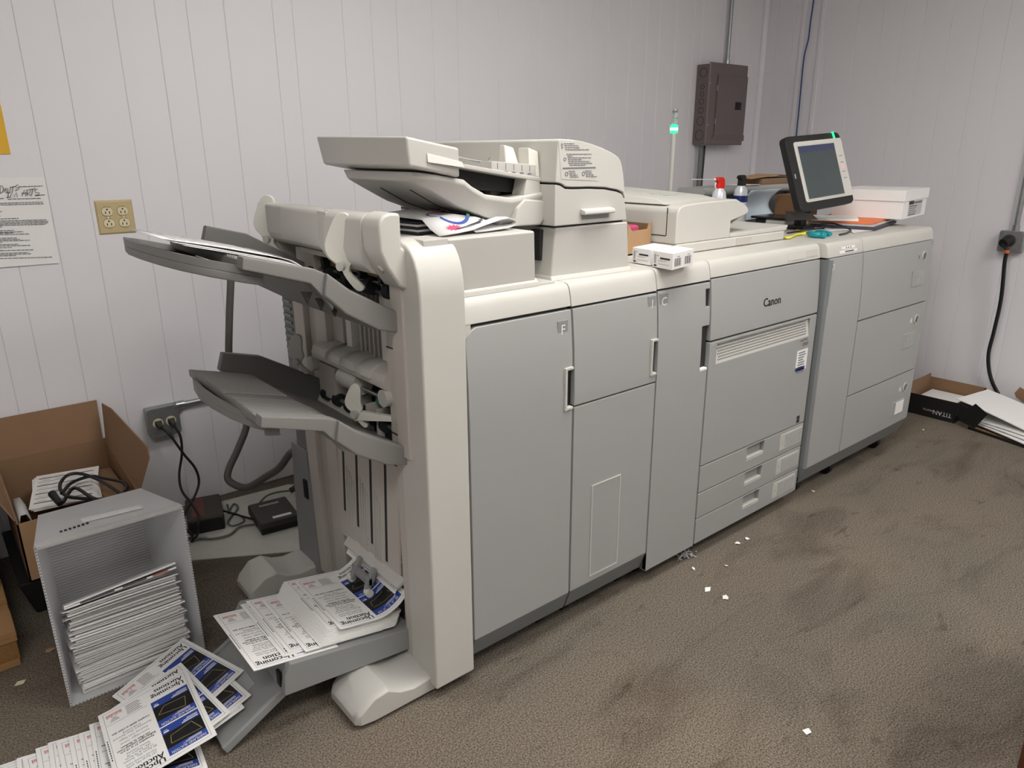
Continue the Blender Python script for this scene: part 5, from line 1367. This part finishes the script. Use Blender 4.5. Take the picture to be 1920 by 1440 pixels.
def touchscreen():
    c = Vector((2.904, 1.559, 1.285)); a, ti, ro = math.radians(-6.5), math.radians(19.6), math.radians(3.7)
    u = Vector((math.cos(a), math.sin(a), 0)); n = Vector((-math.sin(a), math.cos(a), 0)); v = Vector((0, 0, 1))*math.cos(ti)+n*math.sin(ti)
    u, v = u*math.cos(ro)+v*math.sin(ro), v*math.cos(ro)-u*math.sin(ro)
    bk = u.cross(v).normalized()*-1       # pointing to the back
    if bk.y < 0: bk = -bk
    w, h = .36, .297
    base = Vector((3.0, 1.675, 1.041))
    t = thing('touchscreen_panel', 'black framed touchscreen control panel with green lamp on its arm', 'control panel', base)
    def P(s, q, d=0): return c+u*((s-.5)*w)+v*((.5-q)*h)+bk*d
    def plate(name, poly, d0, d1, m, par, bev=0.0):
        return build(name, G().slab([P(s, q, d0) for s, q in poly], bk*(d1-d0)), m, par, bevel=bev)
    rr = [((x), (y)) for x, y in rrect(0, 1, 0, 1, .07, 5)]
    hs = plate('housing', rr, 0, .030, 'black', t, .004)
    rb = [(x, y) for x, y in rrect(.125, .995, .085, .895, .03, 3)]
    bz = plate('bezel', rb, -.003, .002, 'cover_white', t, .0015)
    plate('screen_frame', [(.15, .125), (.85, .125), (.85, .875), (.15, .875)], -.0042, -.002, 'shell_white', bz)
    sc = plate('screen', [(.172, .15), (.83, .15), (.83, .855), (.172, .855)], -.0052, -.002, 'screen', bz)
    plate('menu_bar', [(.172, .15), (.83, .15), (.83, .235), (.172, .235)], -.0056, -.005, 'screen_bar', sc)
    for k, q in enumerate((.33, .42, .55, .64)):
        plate('button_mark', [(.885, q), (.945, q-.004), (.945, q+.006), (.885, q+.010)], -.0036, -.002, 'ink_grey', bz)
    plate('button_lamp', [(.90, .465), (.93, .46), (.93, .50), (.90, .505)], -.0036, -.002, 'led_red', bz)
    plab(plate('status_lamp', [(.855, -.004), (.875, -.004), (.885, .085), (.865, .085)], -.0042, .012, 'led_green', t), 'glowing green status lamp')
    plate('side_port', [(.03, .50), (.045, .50), (.045, .56), (.03, .56)], -.001, .002, 'label_grey', hs)
    q = P(.62, .72, .032)
    build('arm', G().tube([q, q+bk*.03+Vector((0, 0, -.03)), Vector((base.x, base.y, 1.10)), Vector((base.x, base.y, 1.05))], .026, 12), 'black', t)
    build('arm_base', G().box(base.x-.05, base.x+.05, base.y-.045, base.y+.045, 1.0424, 1.056), 'black', t, bevel=.005)
touchscreen()

def signal_tower():
    x, y = 2.75, 2.185
    t = thing('signal_light', 'white signal pole with glowing green band above the scanner', 'signal light', (x, y, 1.041))
    build('pole', G().cyl((x, y, 1.041), (x, y, 1.437), .0105, n=16), 'cover_white', t)
    build('pole_foot', G().lathe((x, y, 1.041), [(.03, 0), (.03, .006), (.014, .016), (.0105, .03)], 20), 'cover_white', t)
    plab(build('green_lamp', G().lathe((x, y, 1.437), [(.0105, 0), (.017, .003), (.017, .034), (.0105, .037)], 20), 'led_green', t), 'glowing green lamp')
    build('lamp_core', G().lathe((x, y, 1.449), [(.0172, 0), (.0176, .003), (.0176, .009), (.0172, .012)], 20), 'led_white', t)
    for k in range(2): build('clear_lamp', G().lathe((x, y, 1.475+.026*k), [(.011, 0), (.0135, .002), (.0135, .023), (.011, .025)], 18), 'clear_plastic', t)
    build('cap', G().lathe((x, y, 1.527), [(.0125, 0), (.0135, .004), (.0125, .010), (.004, .012)], 18), 'steel', t)
signal_tower()

def rear_shelf():
    y = 2.1
    t = thing('rear_shelf', 'long low light grey shelf unit along the back of the deck', 'shelf', (3.17, 2.06, 1.041))
    x0, x1 = 2.735, 3.60
    build('shelf_top', G().prism(rrect(1.985, 2.135, 1.172, 1.208, .016, 4), 'x', x0, x1-.16), 'door_grey', t)
    build('shelf_joint', G().box(x1-.16, x1-.13, 1.985, 2.135, 1.165, 1.208), 'panel_grey', t, bevel=.006)
    build('shelf_end', G().prism(rrect(1.98, 2.14, 1.12, 1.206, .02, 4), 'x', x1-.13, x1), 'cover_white', t, bevel=.01)
    build('shelf_body', G().box(x0+.06, x1-.02, 2.03, 2.13, 1.0415, 1.172), 'side_grey', t, bevel=.004)
    build('shelf_bracket', G().box(x1-.11, x1-.03, 1.99, 2.03, 1.0415, 1.125), 'cover_white', t, bevel=.012)
    # brown carton on the shelf
    c = thing('flat_carton', 'open flat brown carton resting on the rear shelf', 'carton', (3.36, 2.06, 1.209))
    build('body', G().box(3.20, 3.52, 2.0, 2.125, 1.2095, 1.235), 'cardboard', c)
    build('flap', G().slab([(3.10, 2.0, 1.236), (3.34, 2.0, 1.248), (3.34, 2.12, 1.248), (3.16, 2.12, 1.236)], (0, 0, .004)), 'cardboard_light', c)
    build('flap', G().slab([(3.345, 2.0, 1.248), (3.56, 2.0, 1.236), (3.56, 2.12, 1.236), (3.345, 2.12, 1.248)], (0, 0, .004)), 'cardboard', c)
    solo('paper_sheet', G().slab([(3.02, 1.99, 1.2090), (3.16, 1.985, 1.2090), (3.18, 2.09, 1.2090), (3.04, 2.10, 1.2090)], (0, 0, .0015)), 'paper', 'white sheet lying on the rear shelf beside the flat carton', 'paper', loc=(3.1, 2.05, 1.209))
rear_shelf()

def cans():
    def can(x, y, ztop, capm, label, straw):
        t = thing('air_duster', label, 'spray can', (x, y, 1.041))
        r = .031; zs = ztop-.058
        build('can_body', G().lathe((x, y, 1.041), [(r-.003, 0), (r, .004), (r, zs-1.041-.03), (r-.002, zs-1.041-.02), (r*.86, zs-1.041-.006), (r*.62, zs-1.041+.004), (r*.55, zs-1.041+.010)], 24), 'can_white', t)
        build('can_band', G().lathe((x, y, zs-.06), [(r+.0006, 0), (r+.0006, .028)], 24), 'can_blue', t)
        cap = build('nozzle_cap', G().prism([(-.017, 0), (.017, 0), (.019, .02), (.017, .038), (.008, .048), (-.012, .048), (-.024, .043), (-.022, .034), (-.014, .026)], 'y', -.013, .013), capm, None, bevel=.004, seg=3)
        me = cap.data; ang = -1.25 if straw else -1.0
        rot = Matrix.Rotation(ang+1.0, 4, 'Z')
        me.transform(Matrix.Translation(Vector((x, y, zs+.008))-t.location) @ rot); cap.parent = t
        if straw:
            d = Vector((-1, .45, .02)).normalized(); p = Vector((x, y, zs+.046))+d*.02
            build('nozzle', G().cyl(p-d*.006, p+d*.010, .006, .004, n=10), 'paper', t)
            build('straw', G().cyl(p, p+d*.115, .0018, n=8), 'paper_grey', t)
            build('trigger', G().tube([p+Vector((0, 0, -.012)), p+Vector((-.004, 0, -.028)), p+Vector((.006, 0, -.04))], .003, 6), 'paper', t)
    p = ony(1351, 332, 1.9); can(p.x, 1.9, p.z+.002, 'red_cap', 'air duster can with red cap and straw behind the scanner', True)
    p = ony(1392, 328, 1.935); can(p.x, 1.935, p.z+.002, 'black', 'white spray can with black cap behind the scanner', False)
cans()

def deck_clutter():
    Z = 1.0405
    # curled poster
    g = G(); y0 = 1.915
    A, B, C_, E_ = ony(1409, 357, y0), ony(1468, 360, y0), ony(1463, 384, y0), ony(1404, 398, y0)
    def S(i, j):
        x = A.x+(B.x-A.x)*i-.03*math.sin(j*math.pi)*i; z = A.z+(Z+.02-A.z)*j
        return Vector((x, y0+.045*math.sin(j*math.pi*.9)+.008*i, z))
    g.grid(S, 8, 8)
    o = solo('curled_sheet', g, 'roll_paper', 'pale blue and white sheet curled up beside the spray cans', 'paper', loc=(A.x+.1, y0, Z), recalc=False)
    s = o.modifiers.new('t', 'SOLIDIFY'); s.thickness = .0012
    solo('brown_carton', G().box(3.28, 3.48, 1.86, 1.972, Z+.001, 1.162), 'cardboard_dark', 'dark brown carton standing behind the touchscreen', 'carton', loc=(3.28, 1.91, Z), bevel=.003)
    # black and silver desk device
    x = 2.985; a, b = onx(1415, 414, x), onx(1472, 424, x)
    t = thing('label_printer', 'flat black and silver desk device between the scanner and touchscreen', 'device', (x+.06, (a.y+b.y)/2, Z))
    build('silver_body', G().box(x, x+.14, b.y+.005, b.y+.10, Z+.0024, 1.072), 'cover_white', t, bevel=.008, seg=3)
    build('black_body', G().box(x+.004, x+.14, b.y+.10, a.y, Z+.0024, 1.072), 'black', t, bevel=.004)
    build('lid', G().box(x-.006, x+.15, b.y-.005, a.y+.02, 1.073, 1.083), 'black_gloss', t, bevel=.004)
    solo('dark_folder', G().slab([ony(1476, 413, 1.585), ony(1477, 396, 1.585), ony(1522, 400, 1.585), ony(1534, 412, 1.585)], (.004, .012, 0)), 'charcoal', 'charcoal folder propped up below the touchscreen', 'folder', loc=ony(1500, 412, 1.59))
    # pile: dark folder, orange folder, white papers, white box
    n, r_, l_ = onz(1640, 430, 1.048), onz(1727, 408, 1.072), onz(1516, 418, 1.052)
    n.z = l_.z = r_.z = Z+.003
    l_ = Vector((3.08, 1.68, n.z)); rr = Vector((3.53, 1.50, n.z))
    labs = ['dark purple folder at the bottom of the pile on the deck', 'white document sleeve second from bottom of the deck pile', 'bright orange folder in the pile on the deck']
    far = l_+(rr-n)
    quad = [n, rr, far, l_]
    def inset(k, dx, dy): return [p+Vector((dx, dy, 0)) for p in quad]
    z = Z+.0024
    for k, (m, th, d) in enumerate((('folder_dark', .011, (0, 0)), ('paper_grey', .008, (.012, .012)), ('orange', .009, (.02, .022)))):
        qd = [Vector((p.x+d[0], p.y+d[1], z)) for p in quad]
        solo('folder', G().slab(qd, (0, 0, th)), m, labs[k], 'folder', 'folders piled on the deck', loc=(3.3, 1.6, z), bevel=.0015)
        z += th+.0008
    P = [onz(1520, 408, z+.006), onz(1626, 411, z+.002), onz(1640, 403, z+.002), onz(1545, 399, z+.006)]
    u = Vector((3.03, 1.60, z)); 
    solo('paper_stack', G().slab([(3.06, 1.66, z), (3.16, 1.50, z), (3.30, 1.58, z), (3.22, 1.74, z)], (0, 0, .010)), 'paper', 'thin stack of white papers on the orange folder', 'paper', loc=(3.18, 1.6, z))
    zb = z
    N, R2 = onz(1690, 412, zb), onz(1741, 400, zb)
    L = onz(1600, 404, zb)
    ux = (R2-N); wx = min(ux.length, .36); ux.normalize(); uy = Vector((-ux.y, ux.x, 0))
    dl, ht = .30, .118
    t = thing('white_box', 'white lidded stationery box with a label on the deck pile', 'box', N+ux*wx/2+uy*dl/2)
    build('box_body', G().slab([N, N+ux*wx, N+ux*wx+uy*dl, N+uy*dl], (0, 0, ht)), 'paper', t, bevel=.002)
    o = .005; lz = Vector((0, 0, ht-.042))
    build('lid', G().slab([N-ux*o-uy*o+lz, N+ux*(wx+o)-uy*o+lz, N+ux*(wx+o)+uy*(dl+o)+lz, N-ux*o+uy*(dl+o)+lz], (0, 0, .046)), 'paper', t, bevel=.002)
    def LP(s, q, d): return N+ux*(wx*s)+Vector((0, 0, q))-uy*d
    lb = build('label', G().slab([LP(.22, .008, .0006), LP(.80, .008, .0006), LP(.80, .072, .0006), LP(.22, .072, .0006)], uy*.0008), 'paper_grey', t)
    g = G()
    g.slab([LP(.22, .058, .0012), LP(.42, .058, .0012), LP(.42, .073, .0012), LP(.22, .073, .0012)], uy*.0008, 0)
    g.slab([LP(.44, .060, .0012), LP(.78, .060, .0012), LP(.78, .068, .0012), LP(.44, .068, .0012)], uy*.0008, 1)
    for k in range(5): g.slab([LP(.25, .048-.009*k, .0012), LP(.58-.03*(k % 3), .048-.009*k, .0012), LP(.58-.03*(k % 3), .0515-.009*k, .0012), LP(.25, .0515-.009*k, .0012)], uy*.0008, 0 if k in (0, 4) else 1)
    build('label_print', g, ['ink', 'ink_grey'], lb)
    # loose sheets on the deck and engine
    for k, (q, l) in enumerate((([(1478, 423), (1560, 421), (1600, 430), (1520, 437)], 'loose white sheet under the black wire on the deck'), ([(1590, 431), (1622, 428), (1640, 432), (1600, 437)], 'narrow white sheet sticking out under the dark folder'))):
        pts = [onz(px, py, Z+.001) for px, py in q]
        solo('loose_page', G().slab(pts, (0, 0, .0012)), 'paper', l, 'paper', loc=pts[0])
    # teal tool
    a, b, c2 = onz(1514, 438, 1.052), onz(1545, 442, 1.052), onz(1560, 438, 1.052)
    t = thing('hand_tool', 'teal handled hand tool lying at the front of the deck', 'tool', a)
    build('handle', G().tube(spline([onz(1514, 437, 1.052), onz(1525, 440, 1.052), onz(1540, 441, 1.052), onz(1547, 442, 1.052)], 5), [.006, .008, .0105, .0115, .012, .012, .012, .012, .012, .0125, .012, .0125, .013, .012, .011, .008], 10), 'teal', t)
    build('handle', G().tube(spline([onz(1530, 434, 1.052), onz(1545, 437, 1.052), onz(1558, 439, 1.052)], 5), [.005, .007, .009, .010, .010, .0105, .0105, .0105, .010, .009, .007], 10), 'teal', t)
    yl = [onz(px, py, Z+.006) for px, py in ((1462, 444), (1478, 446), (1490, 441), (1505, 438), (1518, 438), (1508, 435), (1500, 433), (1494, 432))]
    solo('yellow_strap', G().tube(spline(yl, 5), .0048, 8), 'cable_yellow', 'bright yellow strap lying beside the teal tool', 'strap', loc=yl[0])
    bl = [onz(px, py, Z+dz) for px, py, dz in ((1476, 437, .005), (1490, 435, .008), (1500, 433, .0165), (1512, 431, .010), (1530, 429, .005), (1545, 428, .006), (1540, 424, .016), (1532, 421, .020), (1545, 419, .022), (1562, 419, .022), (1580, 424, .018), (1595, 431, .006), (1587, 437, .005), (1574, 440, .005))]
    solo('black_wire', G().tube(spline(bl, 6), .0032, 8), 'cable_black', 'black wire looping across the deck papers', 'wire', loc=bl[0])
deck_clutter()

def small_boxes():
    Z = 1.0405
    def bx(L, N, Rr, h, label, bars):
        l, n, r = onz(*L, Z+.002), onz(*N, Z+.002), onz(*Rr, Z+.002)
        sh = Vector((0, 0, 0)); l, n, r = l+sh, n+sh, r+sh
        far = l+(r-n)
        t = thing('toner_box', label, 'box', (n+far)/2, 'small boxes on module C')
        body = build('carton', G().slab([l, n, r, far], (0, 0, h)), 'paper', t, bevel=.001)
        e1, e2 = (l-n), (r-n); n1 = e2.cross(Vector((0, 0, 1))).normalized(); n1 = n1 if n1.dot(e1) < 0 else -n1
        n2 = e1.cross(Vector((0, 0, 1))).normalized(); n2 = n2 if n2.dot(e2) < 0 else -n2
        def F(s, q, d=.0008): return n+e1*s+Vector((0, 0, h*q))+n2*d      # left face, s from near corner
        def K(s, q, d=.0008): return n+e2*s+Vector((0, 0, h*q))+n1*d      # right face
        g = G()
        def r4(fn, s0, s1, q0, q1, mi=0): g.add([fn(s0, q0), fn(s1, q0), fn(s1, q1), fn(s0, q1)], [(0, 1, 2, 3)], mi)
        r4(F, .12, .62, .56, .66); r4(F, .70, .78, .72, .76, 1); r4(F, .3, .7, .44, .46, 1); r4(F, .15, .72, .24, .26, 1); r4(F, .78, .92, .08, .18); 
        for k in range(8): r4(F, .82, .92, .28+.07*k, .31+.07*k, 1)
        if bars:
            for o in (.10, .58):
                for k in range(9): r4(K, o+.034*k, o+.034*k+(.010 if k % 3 else .018), .18, .66)
                r4(K, o+.10, o+.22, .74, .77, 1)
        stuff(build('printed_labels', g, ['ink', 'ink_grey'], t, recalc=False))
    bx((1185, 492), (1219, 498), (1258, 489), .046, 'small white box with printed label leaning next to its barcoded twin', False)
    bx((1223, 500), (1260, 507), (1299, 496), .047, 'small white box with two barcodes on its end', True)
    # little brown box with something pink inside
    y = 1.60; a, b = ony(1178, 424, y), ony(1222, 417, y)
    x0, x1, zt = a.x, b.x, b.z; d = .13
    t = thing('parts_box', 'small open brown box beside the feeder tower and scanner', 'box', ((x0+x1)/2, y+d/2, 1.041))
    build('front_wall', G().prism([(x0, 1.0415), (x1, 1.0415), (x1, zt), (x1-.012, zt), (x1-.02, zt-.02), (x0+.02, zt-.022), (x0, zt)], 'y', y, y+.003), 'cardboard_light', t)
    for q in ((x0, x0+.003, y+.003, y+d), (x1-.003, x1, y+.003, y+d), (x0, x1, y+d-.003, y+d)): build('wall', G().box(*q, 1.0415, zt-.004), 'cardboard', t)
    build('base', G().box(x0, x1, y, y+d, 1.0415, 1.045), 'cardboard', t)
    solo('pink_pouch', G().obox((x0+.05, y+.05, 1.10), (.028, 0, 0), (0, .028, 0), (.004, 0, .032)), 'print_pink', 'pink pouch inside the small brown box', 'pouch', loc=(x0+.05, y+.05, 1.1), bevel=.008)
small_boxes()

def finisher_papers():
    Z = 1.1815
    # dark edged thin magazines underneath
    for k in range(5):
        p = onz(790-2*k, 441-3*k, Z+.005*k)
        cx, cy = .998+.001*k, 1.615+.003*k
        g = G().obox((cx, cy, Z+.0025+.0058*k), (.074, .008, 0), (-.014, .132, 0), (0, 0, .0024))
        o = solo('magazine', g, 'ink' if k % 2 == 0 else 'paper_grey', ['dark covered magazine at the bottom of the pile on the finisher', 'pale magazine second from the bottom on the finisher', 'dark covered magazine in the middle of the pile on the finisher', 'pale magazine fourth up in the pile on the finisher', 'dark magazine directly under the folded newspaper on the finisher'][k], 'magazine', 'papers on top of the finisher', loc=(cx, cy, Z))
    # folded newspaper with an open fold to the right
    zb = Z+.030
    t = thing('folded_newspaper', 'folded newsletter with colourful emblems lying on the finisher top', 'newspaper', (1.08, 1.56, Z))
    ang = math.radians(4.5); ux = Vector((math.cos(ang), math.sin(ang), 0)); uy = Vector((-math.sin(ang), math.cos(ang), 0)); O = Vector((.948, 1.402, 0))
    pr = [(.0, .003), (.05, .005), (.10, .009), (.15, .020), (.19, .028), (.22, .030), (.240, .025), (.247, .017), (.240, .009), (.22, .005), (.16, .0025), (.11, .002)]
    def lift(q): return interp([(0, 0), (.03125, .012), (.0625, .0325), (.18, .0345), (.30, .0355)], q)
    def roof(p):                              # stay below the inserter's lower tray
        lb = interp([(.925, 1.302), (.96, 1.288), (1.05, 1.240), (1.2, 1.187), (1.26, 1.184)], p.x)-.009
        top = lb+interp([(1.422, .05), (1.446, 0)], p.y)
        return min(p.z, top)
    def S(a, q, d=0):
        p = O+ux*a+uy*q+Vector((0, 0, Z+d+lift(q)*(1 if a < .17 else max(.5, 1-(a-.17)*8)))); p.z = max(roof(p), Z+.001+.15*d); return p
    def prz(a): return interp(pr[:7], a)
    for k, dd in enumerate((0, .003, .006)):
        g = G(); n = len(pr)
        def F(i, j):
            x, z = pr[round(i*(n-1))]
            cx, cz = .15, .014
            return S(cx+(x-cx)*(1-dd*2.2), .25*j, cz+(z-cz)*(1-dd*22))
        g.grid(F, n-1, 16)
        o = build('leaf', g, 'paper' if k == 0 else 'paper_grey', t, recalc=False)
        s = o.modifiers.new('t', 'SOLIDIFY'); s.thickness = .0008
    g = G()
    def Q(a, q, d=.0014): return S(a, q, prz(a))+Vector((0, 0, d))
    def blob(ca, cq, ra, rq, mi, spikes=0, n=28, inner=.0):
        out = []
        for i in range(n):
            r = 1.0
            if spikes and i % 2: r = .6
            th = 2*math.pi*i/n; out.append(Q(ca+ra*r*math.cos(th), cq+rq*r*math.sin(th)))
        g.add(out, [tuple(range(n))], mi)
    def ringq(ca, cq, ra, rq, mi, a0, a1, wd=.14, n=14):
        vs = []
        for i in range(n+1):
            th = a0+(a1-a0)*i/n
            for r in (1, 1-wd): vs.append(Q(ca+ra*r*math.cos(th), cq+rq*r*math.sin(th)))
        g.add(vs, [(2*i, 2*i+1, 2*i+3, 2*i+2) for i in range(n)], mi)
    ringq(.095, .085, .052, .055, 1, -.9, .7); ringq(.095, .085, .052, .055, 3, .7, 2.3); ringq(.095, .085, .052, .055, 0, 2.3, 5.4)
    blob(.19, .085, .026, .03, 0, 1, 22); blob(.06, .022, .026, .014, 3, 1, 22); blob(.13, .165, .028, .025, 4, 1, 22); blob(.185, .16, .012, .012, 0, 0, 8)
    for k in range(4): g.add([Q(.07, .085+.012*k), Q(.11, .085+.012*k), Q(.11, .089+.012*k), Q(.07, .089+.012*k)], [(0, 1, 2, 3)], 4)
    for k in range(3): g.add([Q(.06+.04*k, .012+.005*k), Q(.14+.01*k, .012+.005*k), Q(.14+.01*k, .015+.005*k), Q(.06+.04*k, .015+.005*k)], [(0, 1, 2, 3)], 4)
    plab(build('printed_emblems', g, ['print_blue', 'print_green', 'print_blue', 'print_pink', 'ink'], t, recalc=False), 'blue, green and pink printed emblems')
    # printed sheets on the upper output tray
    dz = .331; top = [(.878, .660), (.80, .703), (.728, .743), (.674, .785), (.654, .796), (.58, .816), (.508, .836), (.36, .874)]
    for k in range(3):
        labs = ['topmost printed sheet lying on the upper output tray', 'printed sheet in the middle on the upper output tray', 'lowest printed sheet on the upper output tray'][k]
        t = thing('printed_sheet', labs, 'paper', (.6, 1.72, 1.14), 'sheets on the upper output tray')
        kk = 2-k; x0, x1 = .398+.018*k, .86; y0, y1 = 1.56-.014*k, 1.84-.01*k
        def Z2(x): return interp(list(reversed(top)), x)+dz+.0075+.0025*kk+.004*abs(math.sin((x-.4)*7))*(k == 0)
        g = G().grid(lambda i, j: Vector((x0+(x1-x0)*i, y0+(y1-y0)*j, Z2(x0+(x1-x0)*i))), 14, 1)
        o = build('sheet', g, 'paper', t, recalc=False)
        s = o.modifiers.new('t', 'SOLIDIFY'); s.thickness = .001
        if k == 0:
            g = G()
            for r in range(22):
                x = x0+.03+.018*r
                g.add([Vector((x, y0+.02, Z2(x)+.0012)), Vector((x+.006, y0+.02, Z2(x+.006)+.0012)), Vector((x+.006, y1-.03-.02*(r % 4), Z2(x+.006)+.0012)), Vector((x, y1-.03-.02*(r % 4), Z2(x)+.0012))], [(0, 1, 2, 3)])
            build('printed_lines', g, 'paper_grey', t, recalc=False)
    # sheet on the document tray of the inserter
    solo('cover_sheet', G().slab([(.975, 1.56, 1.3945), (1.06, 1.56, 1.379), (1.06, 1.80, 1.381), (.975, 1.80, 1.3965)], (0, 0, .002)), 'charcoal', 'dark sheet lying on the upper document tray of the inserter', 'paper', loc=(.96, 1.66, 1.4))
    # dark wooden furniture edge close by
    a = onz(1898, 1470, 0)
    solo('wooden_cabinet', G().box(a.x, a.x+.5, a.y-.55, a.y, .001, .74), 'dark_wood', 'dark reddish wooden cabinet standing out in the room', 'cabinet', loc=(a.x+.25, a.y-.27, 0), bevel=.004)
finisher_papers()
